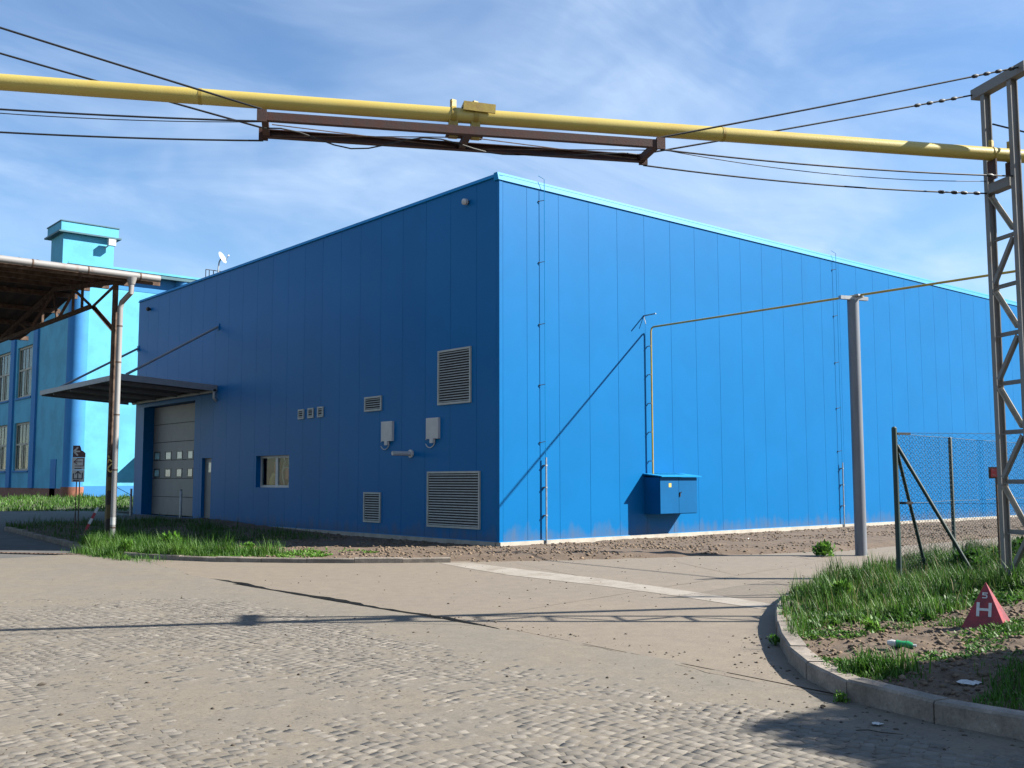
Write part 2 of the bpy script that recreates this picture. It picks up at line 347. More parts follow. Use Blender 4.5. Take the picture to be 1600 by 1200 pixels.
# stone setts in shallow arcs: 300 nearest as pieces, the rest one mass
def sett_variant(sd):
    r = np.random.default_rng(sd); hx, hy = .046+.007*r.random(), .044+.006*r.random()
    def ring(s, z): return [(sx*hx*s*(1+.10*r.uniform(-1, 1)), sy*hy*s*(1+.10*r.uniform(-1, 1)), z+.0003*r.uniform(-1, 1)) for sx, sy in ((-1, -1), (1, -1), (1, 1), (-1, 1))]
    v = ring(1.0, -.03)+ring(.96, -.0035)+ring(.88, 0.)
    f = []
    for a in (0, 4):
        for k in range(4): f.append((a+k, a+(k+1) % 4, a+4+(k+1) % 4, a+4+k))
    f.append((8, 9, 10, 11)); return np.array(v), np.array(f)
VAR = [sett_variant(i) for i in range(8)]
cent = []
for i in range(-95, 20):
    for j in range(-160, 90):
        u = i*.105+RNG.normal(0, .009); v = j*.101+RNG.normal(0, .009)
        per = 1.365; ph = ((u/per) % 1)-.5
        arc = .34*(.25-ph*ph)*4*.5
        x = -8.6+u*1.0; y = -6+v+arc
        if x > -8.55 or x < -15.5: continue
        cent.append((x, y, math.atan(-.34*4*ph/per*1.0)+RNG.normal(0, .09)))
cent = np.array(cent); dd = cent[:, :2]-np.array([CAM.x, CAM.y]); dep = dd@np.array([F.x, F.y])/math.hypot(F.x, F.y); lat = dd@np.array([R.x, R.y])
ok = (dep > 4.3) & (dep < 15) & (np.abs(lat) < dep*.53+1.2) & (inpoly(cent[:, 0], cent[:, 1], RP))
cent = cent[ok]; dep = dep[ok]; lat = lat[ok]
inview = (np.abs(lat) < dep*.498) & (dep > 4.75); order = np.argsort(np.where(inview, dep, dep+100)); cent = cent[order]
meshes = []
for i, (v, f) in enumerate(VAR):
    m = MB(); m.v = [tuple(p) for p in v]; m.f = [tuple(q) for q in f]; meshes.append(m.mesh('sett', 'sett_stone', tint=(i+.5)/8))
for k in range(300):
    x, y, a = cent[k]; o = place('sett', meshes[k % 8], (x, y, GZ+rise(y)-.002+random.gauss(0, .0008)), road, a)
AV, AF, AT = [], [], []; nb = 0
for k in range(300, len(cent)):
    x, y, a = cent[k]; q = RNG.integers(8); v, f = VAR[q]; c, s = math.cos(a), math.sin(a)
    p = np.stack([v[:, 0]*c-v[:, 1]*s+x, v[:, 0]*s+v[:, 1]*c+y, v[:, 2]+GZ+rise(y)-.002+RNG.normal(0, .0008)], 1)
    AV.append(p); AF.append(f+nb); AT.append(np.full(12, RNG.random())); nb += 12
o = npmesh('sett', np.concatenate(AV), np.concatenate(AF), 'sett_stone', np.concatenate(AT)); o['kind'] = 'stuff'; o.parent = road

# dark slivers set along the sett joints, painting the shade of deep gaps
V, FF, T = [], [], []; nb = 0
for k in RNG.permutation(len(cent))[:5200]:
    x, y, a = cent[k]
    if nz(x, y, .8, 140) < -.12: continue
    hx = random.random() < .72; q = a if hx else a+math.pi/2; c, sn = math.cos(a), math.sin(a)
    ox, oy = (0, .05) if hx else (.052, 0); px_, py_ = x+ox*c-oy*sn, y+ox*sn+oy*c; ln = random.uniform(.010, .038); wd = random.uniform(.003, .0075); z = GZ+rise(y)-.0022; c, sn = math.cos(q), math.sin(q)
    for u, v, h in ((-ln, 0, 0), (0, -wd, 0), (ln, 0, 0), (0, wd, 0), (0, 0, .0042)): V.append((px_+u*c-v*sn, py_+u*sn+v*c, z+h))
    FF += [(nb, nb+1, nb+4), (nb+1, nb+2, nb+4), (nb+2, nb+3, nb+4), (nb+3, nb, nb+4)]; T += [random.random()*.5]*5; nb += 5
o = npmesh('joint_gap_shade', np.array(V), np.array(FF), 'pebble', np.array(T)); o['kind'] = 'stuff'; o.parent = road

# apron (concrete driveway)
edge = [(-8.3-.06*math.sin(t*2.1)-.45*float(sm(-8, -15, -0+(-1-t)))+random.uniform(-.035, .035), -1.0-t) for t in np.arange(0, 14.0, .22)]
AP = [(-2.4, -1.6), (-3.5, -1.7)]+[(x+.02, y+.02) for x, y in reversed(KL[5:11])]+[(-7.75, 2.0), (-8.0, .6), (-8.2, -.4)]+edge+[(-8.75, -14.9), (-8.2, -14.3), (-7.0, -13.1), (-5.0, -11.6), (-3, -10.5), (6, -9.6), (45, -9.0), (45, -4), (5.8, -4.), (0, -2.5)]
ap = MB().prism(AP, GZ-.15, GZ+.012).build('apron', 'apron_concrete'); struct(ap, 'dusty sunlit concrete driveway in front of the blue hall')
bl = [(-3.46, -2.25), (-3.8, -3.6), (-4.1, -5.1), (-4.2, -7.7), (-4.4, -9.3), (-4.72, -10.95)]; br = [(-2.95, -2.6), (-3.12, -3.95), (-3.25, -5.4), (-3.35, -6.8), (-3.75, -8.9), (-4.18, -10.8)]
m = MB()
for a, b, c, d in zip(bl, br, br[1:], bl[1:]): m.quad((*a, GZ+.016), (*b, GZ+.016), (*c, GZ+.016), (*d, GZ+.016))
struct(m.build('concrete_band', 'band_concrete'), 'pale concrete strip set into the driveway')
# slab joints of the driveway: shallow dark grooves
for a, b in (((-2.4, -3.4), (-4.6, -10.2)), ((.6, -4.7), (-2.2, -9.9)), ((-8.1, -9.2), (2.0, -7.3)), ((3.5, -5.8), (1.2, -9.7))):
    pts = [Vector((*a, 0)).lerp(Vector((*b, 0)), t/14) for t in range(15)]; n = (pts[-1]-pts[0]).normalized().cross(Vector((0, 0, 1)))
    m = MB(); P = [(p+n*random.uniform(-.02, .02), random.uniform(.002, .008)) for p in pts]
    for (p, wd), (q, we) in zip(P, P[1:]):
        m.quad(*[Vector((s.x, s.y, GZ+.0145)) for s in (p-n*wd, p+n*wd, q+n*we, q-n*we)])
    struct(m.build('slab_joint', 'clod', ap, tint=.1))
m = MB()
for i, (a, b) in enumerate((((-9.55, 7.5), (-7.9, 5.0)),)):
    m.beam((-10.4, 8.6, GZ+.004), (-7.95, 5.05, GZ+.004), .16, .016)
dr = tag(m.build('drain_channel', 'cable'), 'narrow dark drain channel across the road by the left kerb', 'drain')
for i in range(34):
    p = Vector((-10.4, 8.6, 0)).lerp(Vector((-7.95, 5.05, 0)), (i+.5)/34); q = Vector((.823, .568, 0))*.07
    MB().beam(p-q+Vector((0, 0, GZ+.018)), p+q+Vector((0, 0, GZ+.018)), .05, .012).build('grate_bar', 'rust_brown', dr)

# kerbs: every stone a piece
def kerb(name, label, path, step, hgt, wid, side):
    t = struct(bpy.data.objects.new(name, None), label); COL.objects.link(t); t['kind'] = 'structure'
    S = samp(path, step)
    for a, b in zip(S, S[1:]):
        d = (b-a).normalized(); n = Vector((-d.y, d.x, 0))*side; a2 = a+d*.006; b2 = b-d*.006
        zb = GZ+rise((a.y+b.y)/2); m = MB(); h0 = hgt+random.uniform(-.012, .012); h1 = hgt+random.uniform(-.012, .012); c = .018
        def sec(p, h): return [(p.x, p.y, zb-.12), (p.x, p.y, zb+h-c), (p.x+n.x*c, p.y+n.y*c, zb+h), (p.x+n.x*(wid-.008), p.y+n.y*(wid-.008), zb+h), (p.x+n.x*wid, p.y+n.y*wid, zb+h-.01), (p.x+n.x*wid, p.y+n.y*wid, zb-.12)]
        off = n*random.uniform(-.008, .008); A = sec(a2+off, h0); B = sec(b2+off, h1); i = 0; m.v = A+B
        m.f = [tuple(range(6)), tuple(reversed(range(6, 12)))]+[(k, (k+1) % 6, 6+(k+1) % 6, 6+k) for k in range(6)]
        m.build('kerb_stone', 'kerb_concrete', t, tint=random.random())
    return t
kerb('kerb', 'low concrete kerb along the soil bed on the left', KL, .98, .115, .13, 1)
kerb('kerb', 'curved pale concrete kerb round the grassy island on the right', KR, .82, .165, .17, 1)

# soil bed and bare earth strip round the hall
BED = [(-7.3, 14.6), (-6.9, 16.0), (-5.8, 16.6), (-.02, 16.9), (-.02, -.02), (45, -.02), (45, -5.6), (12, -5.9), (5.8, -6.0), (2.9, -5.2), (.46, -4.3), (-1.0, -3.7), (-2.2, -3.05), (-3.25, -2.2)]+[(x+.09, y+.07) for x, y in reversed(KL[:-2])]
FRONT = [(45, -5.6), (12, -5.9), (5.8, -6.0), (2.9, -5.2), (.46, -4.3), (-1.0, -3.7), (-2.2, -3.05), (-3.25, -2.2)]
def bed_z(xs, ys):
    n1 = fbm(xs, ys, .5, 1., 2); n2 = fbm(xs, ys, 2.6, 5., 2); n3 = fbm(xs, ys, 8., 8., 2)
    z = np.array([GZ+.085+rise(y)*.9 for y in ys])+.02*n1+.028*n2+.018*np.abs(n3)
    d = edist(xs, ys, FRONT, False); e = GZ-.03+d*.16+.03*n2
    z = np.where((ys < 0) | (xs > -3.3), np.minimum(z, e), z)
    dw = np.where(xs > -.4, np.abs(np.minimum(ys, 0)), 9); dl = np.where(ys > 0, -xs, 9)
    return np.minimum(z, -.115+np.minimum(dw, dl)*.25+np.array([rise(y) for y in ys]))
soil = terrain('soil_bed', BED, .085, bed_z, 'soil'); struct(soil, 'churned brown soil bed in front of the blue hall')
# grassy island
ISL = [(x+.06, y-.06) for x, y in KR]+[(-4, -22), (4, -20), (9, -15), (9, -9.4), (6, -9.4), (-1, -10.0)]
KLN = [Vector((*p, 0)) for p in KR]
def isl_z(xs, ys):
    n1 = fbm(xs, ys, .6, 11., 2); n2 = fbm(xs, ys, 3.0, 15., 2); n3 = fbm(xs, ys, 9., 18., 2)
    d = edist(xs, ys, KR, False); back = sm(-9.2, -10.3, ys*1.0) if False else sm(-9.3, -10.6, ys)
    z = GZ+.13+.22*sm(.1, 3.2, d)*back+.02*n1+.034*n2+.042*np.abs(n3)-.008
    z = np.where(d < .2, np.minimum(z, GZ+.15), z)
    return np.where(xs > -2.5, GZ-.03+(z-GZ+.03)*back, z)
isl = terrain('island_soil', ISL, .055, isl_z, 'soil'); struct(isl, 'raised soil island behind the curved kerb')
def groundz(name):
    from mathutils.bvhtree import BVHTree
    bm = BVHTree.FromPolygons([v.co for v in name.data.vertices], [p.vertices for p in name.data.polygons])
    def h(x, y):
        r = bm.ray_cast(Vector((x, y, 5)), Vector((0, 0, -1))); return r[0].z if r[0] else None
    return h
HB = groundz(soil); HI = groundz(isl)
# clods and pebbles
def scatter_rocks(name, pts, smin, smax, mat, label, flat=.65):
    base = [(0, 0, 1), (.9, 0, .25), (.28, .86, .3), (-.72, .53, .2), (-.72, -.53, .3), (.28, -.86, .2), (.45, .5, -.6), (-.5, .1, -.7), (.35, -.55, -.6)]
    fc = [(0, 1, 2), (0, 2, 3), (0, 3, 4), (0, 4, 5), (0, 5, 1), (1, 6, 2), (2, 6, 7), (2, 7, 3), (3, 7, 4), (4, 7, 8), (4, 8, 5), (5, 8, 1), (1, 8, 6), (6, 8, 7)]
    bv = np.array(base); bf = np.array(fc); V, FF, T = [], [], []
    for i, (x, y, z) in enumerate(pts):
        s = smin+(smax-smin)*RNG.random()**2.6; a = RNG.random()*6.28; c, sn = math.cos(a), math.sin(a)
        v = bv*(s*(1+.25*RNG.uniform(-1, 1, (9, 1)))); v = v*np.array([1.25, .9, flat])
        V.append(np.stack([v[:, 0]*c-v[:, 1]*sn+x, v[:, 0]*sn+v[:, 1]*c+y, v[:, 2]+z+s*.15], 1)); FF.append(bf+9*i); T.append(np.full(9, RNG.random()))
    o = npmesh(name, np.concatenate(V), np.concatenate(FF), mat, np.concatenate(T)); return tag(o, label, None, kind='stuff')
pts = []
while len(pts) < 9000:
    if random.random() < .62: x, y = random.uniform(-7.5, 3), random.uniform(-4.6, 9)
    else: x, y = random.uniform(0, 20), random.uniform(-6, -.1)
    z = HB(x, y)
    if z is not None and z > GZ-.0 and nz(x, y, .7, 21) > -.25: pts.append((x, y, z))
scatter_rocks('soil_clods', pts, .008, .05, 'clod', 'loose brown clods strewn over the soil bed by the hall')
pts = []
while len(pts) < 5200:
    x, y = random.uniform(-9, -4), random.uniform(-17, -11.5); z = HI(x, y)
    if z is not None and nz(x, y, .9, 31) > -.3: pts.append((x, y, z))
scatter_rocks('island_clods', pts, .006, .035, 'clod', 'loose soil clods and pebbles on the island behind the kerb')
pts = []
while len(pts) < 1500:
    r = random.random()
    if r < .45:   # grit gathered along the driveway edge and the island kerb
        y = random.uniform(-15.5, -8.5); x = -8.6+random.gauss(0, .30)-.2*float(sm(-12, -15, y))
    elif r < .6:
        k = random.randrange(4, 12); p = Vector(KR[k]).lerp(Vector(KR[k+1]), random.random()); x, y = p.x-abs(random.gauss(0, .25)), p.y+abs(random.gauss(0, .25))
    elif r < .8: x, y = random.uniform(-8, 2), random.uniform(-10, -2.5)
    else: x, y = random.uniform(-14.5, -8), random.uniform(-16, 1)
    z = GZ+.012 if x > -8.4 else GZ-.001
    pts.append((x, y, z))
scatter_rocks('grit', pts, .003, .022, 'pebble', 'scattered grit and small stones on the road and driveway')

# ================================================================== BLUE HALL
HH = 9.1; HL = 23.97; PW = 1.1; P0 = .906
hall = thing('factory_hall', 'big flat-roofed hall clad in bright blue metal wall panels', 'building', (0, 0, 0))
HOLES = [(17.95, 23.05, .1, 4.5), (16.4, 17.2, .1, 2.3), (10.55, 12.85, 1.25, 2.3)]
def rects(a, b, z0, z1, holes):
    ys = sorted({a, b}|{v for h in holes for v in h[:2] if a < v < b}); out = []
    for p, q in zip(ys, ys[1:]):
        hs = sorted([(max(z0, h[2]), min(z1, h[3])) for h in holes if h[0] < (p+q)/2 < h[1] and h[3] > z0 and h[2] < z1]); z = z0
        for u, v in hs:
            if u > z: out.append((p, q, z, u))
            z = max(z, v)
        if z < z1: out.append((p, q, z, z1))
    return out
def panel(a, b, wall):
    m = MB(); gq = .0045
    hol = HOLES if wall == 'L' else []; full = [h for h in hol if h[0] <= a+gq and h[1] >= b-gq]; cut = [0]+[v for h in full for v in h[2:]]+[HH-.02]
    tt = random.random()
    for z0, z1 in zip(cut[::2], cut[1::2]):
        m = MB()
        for lo_, hi_, d0, d1 in ((a+gq, b-gq, 0, .1), (b-gq, b+gq, .02, .09)):
            for (p, q, u, v) in rects(lo_, hi_, z0, z1, [h for h in hol if h not in full]):
                if wall == 'L': m.box((d0, p, u), (d1, q, v))
                else: m.box((p, d0, u), (q, d1, v))
        m.build('wall_panel', 'hall_blue_paint', hall, tint=tt)
cuts = [.0]+[P0+i*PW for i in range(41)]
for i, (a, b) in enumerate(zip(cuts, cuts[1:])): panel(a+(.112 if i == 0 else 0), b, 'R')
cl = [0]+[.9+i*PW for i in range(22) if .9+i*PW < HL-.3]+[HL]
for i, (a, b) in enumerate(zip(cl, cl[1:])): panel(a+(.112 if i == 0 else 0), b, 'L')
XE = cuts[-1]
MB().extr([(-.006, -.006, 0), (.105, -.006, 0), (.105, .1, 0), (.1, .1, 0), (.1, .105, 0), (-.006, .105, 0)], (0, 0, HH-.03)).build('corner_trim', 'hall_trim', hall)
# sloping cap flashing on both walls
MB().extr([(-.05, -.035, HH-.16), (-.05, .02, HH+.04), (-.05, .16, HH+.04), (-.05, .16, HH-.16)], (XE+.05, 0, 0)).build('roof_flashing', 'flashing_blue', hall)
MB().extr([(-.05, .17, HH-.07), (.012, .17, HH+.036), (.15, .17, HH+.036), (.15, .17, HH-.07)], (0, HL-.15, 0)).build('roof_flashing', 'flashing_blue', hall)
MB().box((.05, .05, HH-.3), (XE-.05, HL-.05, HH-.1)).build('roof', 'galv', hall)
MB().box((.12, HL-.1, -.2), (XE, HL, HH-.31)).build('rear_wall', 'hall_blue_paint', hall, tint=.5)
MB().box((XE-.1, .12, -.2), (XE, HL-.12, HH-.31)).build('end_wall', 'hall_blue_paint', hall, tint=.5)
MB().box((-.035, -.035, -.012), (XE, .1, -.0)).build('drip_flashing', 'flashing_blue', hall)
MB().box((-.035, .105, -.012), (.1, 16.38, -.0)).build('drip_flashing', 'flashing_blue', hall)
MB().box((-.02, -.06, -.45), (XE, .12, -.013)).build('plinth', 'concrete_light', hall)
MB().box((-.06, .125, -.45), (.12, HL, -.014)).build('plinth', 'concrete_light', hall)
# reveals of the openings (dark blue lining)
for (a, b, z0, z1), dpt in zip(HOLES, (.5, .25, .3)):
    m = MB(); m.box((.1, a-.02, z0), (dpt, a, z1)); m.box((.1, b, z0), (dpt, b+.02, z1)); m.box((.1, a-.02, z1), (dpt, b+.02, z1+.02))
    m.build('reveal', 'hall_trim', hall)
# roller door of six sections, two rows of panes
rd = MB().box((.47, 17.95, .1), (.55, 23.05, 4.5)).build('roller_door', 'dark', hall)
rows = [(1.60, 1.97), (2.30, 2.66)]; cols = [(18.62, 19.06), (19.62, 20.2), (20.72, 21.36), (21.9, 22.5)]
cols = [(19.0, 19.55), (20.02, 20.62), (21.12, 21.76), (22.28, 22.88)]
nsec = 6; hs = 4.4/nsec
for i in range(nsec):
    z0 = .1+i*hs; m = MB()
    holes = [(c0, c1, r0, r1) for r0, r1 in rows for c0, c1 in cols]
    for (p, q, u, v) in rects(17.96, 23.04, z0+.012, z0+hs-.012, holes): m.box((.43, p, u), (.469, q, v))
    m.build('door_section', 'door_grey', rd)
for r0, r1 in rows:
    for c0, c1 in cols:
        m = MB()
        for (a, b, u, v) in ((c0, c1, r0, r0+.05), (c0, c1, r1-.05, r1), (c0, c0+.06, r0+.05, r1-.05), (c1-.06, c1, r0+.05, r1-.05)): m.box((.418, a, u), (.45, b, v))
        m.build('pane_frame', 'plastic_black', rd)
        MB().box((.43, c0+.06, r0+.05), (.44, c1-.06, r1-.05)).build('pane', 'pane_lit', rd)
# personnel door
pd = MB().box((.12, 16.4, .1), (.17, 17.2, 2.3)).build('door', 'door_grey', hall)
MB().box((.112, 16.5, 1.78), (.122, 16.86, 2.14)).build('pane', 'pane_lit', pd)
MB().box((.09, 16.45, 1.08), (.118, 16.58, 1.12)).build('handle', 'galv', pd)
# window with two casements and things standing inside it
wn = MB(); y0, y1, z0, z1 = 10.55, 12.85, 1.25, 2.3; t = .075
for (a, b, u, v) in ((y0, y1, z0, z0+t), (y0, y1, z1-t, z1), (y0, y0+t, z0+t, z1-t), (y1-t, y1, z0+t, z1-t), (11.62, 11.78, z0+t, z1-t)): wn.box((.17, a, u), (.24, b, v))
wo_ = wn.build('window', 'white_plastic', hall)
MB().box((.20, y0+t, z0+t), (.206, 11.62, z1-t)).build('pane', 'pane', wo_); MB().box((.20, 11.78, z0+t), (.206, y1-t, z1-t)).build('pane', 'pane', wo_)
MB().box((.10, y0, z0-.03), (.26, y1, z0-.002)).build('sill', 'louvre_grey', wo_)
MB().box((.01, y0-.01, z0-.05), (.10, y1+.01, z0-.012)).build('drip_sill', 'hall_trim', wo_)
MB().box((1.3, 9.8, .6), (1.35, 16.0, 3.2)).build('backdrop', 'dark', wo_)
o = thing('window_ornament', 'white curved wire ornament with a red panel inside the hall window', 'ornament', (.3, 11.2, 1.33))
for s in (-1, 1):
    MB().tube([(.27, 11.2+s*.12, 1.33), (.27, 11.2+s*.24, 1.52), (.27, 11.2+s*.29, 1.75), (.27, 11.2+s*.2, 1.98), (.27, 11.2+s*.1, 2.1), (.27, 11.2+s*.18, 2.22)], .024, 6).build('scroll', 'white_plastic', o, smooth=True)
MB().tube([(.27, 11.2+.3*math.sin(a), 1.72+.2*math.cos(a)) for a in np.linspace(-2.2, 2.2, 13)], .02, 6).build('ring', 'white_plastic', o, smooth=True)
MB().box((.28, 11.1, 1.52), (.31, 11.3, 1.9)).build('panel', 'red_paint', o)
o = thing('orange_bag', 'orange and pale yellow bundle behind the left window pane', 'bag', (.38, 12.2, 1.33))
MB().tube([(.38, 12.35, 1.30), (.38, 12.3, 1.5), (.38, 12.2, 1.68), (.38, 12.05, 1.72)], [.13, .14, .1, .04], 9).build('cloth', 'yellow_cloth', o, smooth=True)
MB().tube([(.38, 12.1, 1.7), (.38, 12.02, 1.9), (.38, 12.0, 2.08), (.38, 12.05, 2.14)], [.08, .13, .12, .04], 9).build('top', 'orange', o, smooth=True)

# louvres on the shaded wall
def louvre(label, ya, yb, za, zb, pitch, fw=.05, group='louvred vents on the shaded blue wall'):
    t = thing('louvre_vent', label, 'vent', (0, (ya+yb)/2, za), group)
    m = MB()
    for (a, b, u, v) in ((ya, yb, za, za+fw), (ya, yb, zb-fw, zb), (ya, ya+fw, za+fw, zb-fw), (yb-fw, yb, za+fw, zb-fw)): m.box((-.045, a, u), (-.001, b, v))
    m.build('frame', 'louvre_grey', t); MB().box((-.008, ya+fw, za+fw), (-.002, yb-fw, zb-fw)).build('backing', 'dark', t)
    n = max(2, int(round((zb-za-2*fw)/pitch))); p = (zb-za-2*fw)/n; hw = (yb-ya)/2-fw
    me = MB().extr([(-.042, -hw, -.28*p), (-.020, -hw, .10*p), (-.017, -hw, .04*p), (-.039, -hw, -.36*p)], (0, 2*hw, 0)).mesh('slat', 'louvre_grey')
    for i in range(n): place('slat', me, (0, (ya+yb)/2, za+fw+p*(i+.55)), t)
louvre('tall louvred vent high on the shaded wall, nearest the corner', 1.1, 2.5, 3.44, 4.87, .066)
louvre('largest, nearly square louvred vent low on the wall nearest the corner', .73, 2.95, .27, 1.71, .066)
louvre('small wide louvred vent above the left wall box', 5.18, 6.06, 3.45, 3.87, .062)
louvre('small upright louvred vent near the ground on shaded wall', 5.18, 6.05, .3, 1.145, .066)
louvre('leftmost of three tiny vents in a row above the window', 9.6, 9.96, 3.41, 3.72, .07, .05)
louvre('middle of three tiny vents in a row above the window', 9.0, 9.34, 3.42, 3.73, .07, .05)
louvre('rightmost of three tiny vents in a row above the window', 8.41, 8.75, 3.42, 3.74, .07, .05)
# wall boxes with cable loop
for lab, ya in (('white ribbed wall box with cable loop, left of the pair', 4.57), ('white ribbed wall box with cable loop, right of the pair', 2.42)):
    t = thing('wall_box', lab, 'wall box', (0, ya+.27, 2.57), 'white boxes on the shaded wall')
    m = MB().box((-.075, ya, 2.57), (-.001, ya+.54, 3.12)); m.build('housing', 'white_plastic', t)
    for i in range(8): MB().box((-.084, ya+.03, 2.62+i*.062), (-.0755, ya+.51, 2.645+i*.062)).build('rib', 'white_plastic', t)
    MB().box((-.10, ya+.20, 2.46), (-.02, ya+.34, 2.569)).build('gland', 'white_plastic', t)
    MB().tube([(-.04, ya+.40+.2*math.cos(a), 2.5+.16*math.sin(a)) for a in np.linspace(.3, 5.9, 22)], .013, 6).build('cable', 'white_plastic', t, smooth=True)
t = thing('flue_pipe', 'short horizontal pale flue pipe sticking out of shaded wall', 'pipe', (0, 3.85, 2.2))
MB().tube([(-.001, 3.72, 2.2), (-.05, 3.72, 2.2)], .11, 14).build('collar', 'white_plastic', t, smooth=True)
MB().tube([(-.05, 3.72, 2.2), (-.62, 3.72, 2.2)], .062, 14, False).tube([(-.62, 3.72, 2.2), (-.05, 3.72, 2.2)], .05, 14).build('tube', 'white_plastic', t, smooth=True)
for lab, y, z in (('small round white lamp high on the wall near the corner', 1.27, 8.63), ('small dark lamp high at the far end of shaded wall', 22.71, 8.59)):
    t = thing('wall_lamp', lab, 'lamp', (0, y, z), 'small lamps under the hall roof edge')
    MB().tube([(-.001, y, z), (-.06, y, z)], .05, 10).build('base', 'plastic_black', t, smooth=True)
    MB().tube([(-.06, y, z), (-.14, y-.01, z-.01), (-.17, y-.015, z-.015)], [.085, .085, .05], 12).build('head', 'white_plastic' if y < 5 else 'plastic_black', t, smooth=True)

# entrance canopy over the roller door
t = thing('entrance_canopy', 'grey flat metal canopy over the roller door, hung on rods', 'canopy', (0, 20, 4.8))
xo = -3.55; ca, cb_ = 16.0, 24.85
def cz(x): return 4.80+(.2*x/xo)
MB().extr([(-.02, ca+.08, cz(0)), (xo+.05, ca+.08, cz(xo)), (xo+.05, ca+.08, cz(xo)+.05), (-.02, ca+.08, cz(0)+.05)], (0, cb_-ca-.16, 0)).build('deck', 'canopy_under', t)
for y in (ca, cb_-.07): MB().extr([(-.02, y, cz(0)-.09), (xo, y, cz(xo)-.09), (xo, y, cz(xo)+.13), (-.02, y, cz(0)+.13)], (0, .07, 0)).build('side_fascia', 'canopy_grey', t)
MB().box((xo-.06, ca, cz(xo)-.06), (xo-.001, cb_, cz(xo)+.12)).build('front_fascia', 'canopy_grey', t)
m = MB(); nx = 180
for i in range(nx):
    a = ca+.08+(cb_-ca-.16)*i/nx; b = ca+.08+(cb_-ca-.16)*(i+1)/nx; za = .075+.02*math.sin(i*1.25); zb = .075+.02*math.sin((i+1)*1.25)
    m.quad((-.03, a, cz(0)+za), (xo+.02, a, cz(xo)+za), (xo+.02, b, cz(xo)+zb), (-.03, b, cz(0)+zb))
m.build('corrugated_sheet', 'canopy_grey', t, smooth=True)
for y in (17.2, 19.3, 21.4, 23.5): MB().beam((-.02, y, cz(0)-.06), (xo+.08, y, cz(xo)-.06), .07, .12).build('beam', 'canopy_grey', t)
for y, zt in ((15.95, 7.08), (23.9, 7.05)):
    y = max(y, 16.05)
    MB().tube([(-.03, y, zt), (xo+.25, y+.02, cz(xo)+.12)], .045, 8).build('tie_rod', 'canopy_grey', t, smooth=True)
    MB().box((-.03, y-.08, zt-.12), (-.001, y+.08, zt+.12)).build('anchor_plate', 'hall_trim', t)
MB().tube([(-.12, 16.05, 4.72), (-.12, 16.05, 4.45), (-.02, 16.05, 4.36)], .05, 8).build('drain_spout', 'galv', t, smooth=True)
MB().tube([(-.11, 16.0, 4.72), (-.11, 24.0, 4.72)], .07, 8).build('gutter', 'galv', t, smooth=True)
for lab, y in (('thin grey bollard beside the roller door, nearer one', 17.0), ('thin grey bollard at the far corner of the hall', 21.9)):
    x = -.85; t = thing('bollard', lab, 'bollard', (x, y, .1), 'bollards by the roller door')
    MB().tube([(x, y, rise(y)-.25), (x, y, 1.1), (x, y, 1.13)], [.045, .045, .03], 10).build('post', 'galv', t, smooth=True)
    MB().tube([(x, y, 1.131), (x, y, 1.16)], .05, 10).build('cap', 'tower_grey', t, smooth=True)

# lightning conductors on the sunlit wall
for lab, x in (('thin lightning conductor rod on the sunlit wall near the corner', 1.43), ('thin lightning conductor rod on the sunlit wall behind the pole', 14.93)):
    t = thing('lightning_conductor', lab, 'conductor', (x, 0, 0), 'lightning conductors on the sunlit wall')
    MB().tube([(x, -.09, 2.0), (x, -.09, HH+.1), (x-.1, .02, HH+.2)], .008, 6).build('wire', 'flashing_blue', t, smooth=True)
    MB().tube([(x+.02, -.09, -.12), (x+.02, -.09, 2.05)], .022, 8).build('guard_tube', 'galv', t, smooth=True)
    for z in (8.65, 7.05, 5.45, 3.9, 2.45):
        MB().tube([(x-.12, -.03, z-.03), (x, -.095, z)], .009, 5).tube([(x-.12, 0, z-.03), (x-.12, -.03, z-.03)], .02, 6).build('clip', 'cable', t)
    for z in (1.85, 1.3, .6): MB().box((x-.012, -.115, z-.018), (x+.046, -.0005, z+.018)).build('clip', 'galv', t)

# gas cabinet, riser, pole line
t = thing('gas_cabinet', 'blue metal gas cabinet hung on the sunlit wall', 'cabinet', (6.0, 0, .54)); D = .58; a, b = 5.17, 6.72
MB().box((a, -D+.02, .55), (b, -.001, 1.55)).build('body', 'cabinet_blue', t)
for p, q in ((a+.006, 5.935), (5.947, b-.006)):
    dr_ = MB().box((p, -D-.005, .57), (q, -D+.018, 1.54)).build('door', 'cabinet_blue', t)
    if p > 5.9: MB().box((5.955, -D-.03, 1.02), (5.985, -D-.006, 1.14)).tube([(5.97, -D-.03, 1.12), (6.01, -D-.045, 1.15)], .012, 6).build('handle', 'plastic_black', dr_)
    else: MB().box((5.52, -D-.009, 1.28), (5.63, -D-.0055, 1.39)).build('warning_sticker', 'pipe_yellow', dr_)
MB().extr([(a-.04, -.001, 1.66), (a-.04, -D-.1, 1.585), (a-.04, -D-.1, 1.56), (a-.04, -.001, 1.625)], (b-a+.14, 0, 0)).build('roof', 'flashing_blue', t)
for i in range(9): MB().beam((a+.35+i*.12, -.02, 1.668), (a+.35+i*.12, -D*.75, 1.603), .05, .02).build('roof_rib', 'flashing_blue', t)
t = thing('gas_riser', 'thin yellow gas pipe climbing the wall and crossing to the pole', 'pipe', (5.4, -.12, 1.6))
XR = 5.41; PX = 4.72; PY = -6.8
MB().tube([(XR, -.12, 1.62), (XR, -.12, 5.62), (XR-.0, -.15, 5.70), (XR-.005, -.22, 5.73)], .024, 8).build('riser', 'gas_yellow', t, smooth=True)
def gp(y): return (XR+(PX+.12-XR)*(y+.22)/(PY+.22), y, 5.73+(5.63-5.73)*(y+.22)/(PY+.22)+.0)
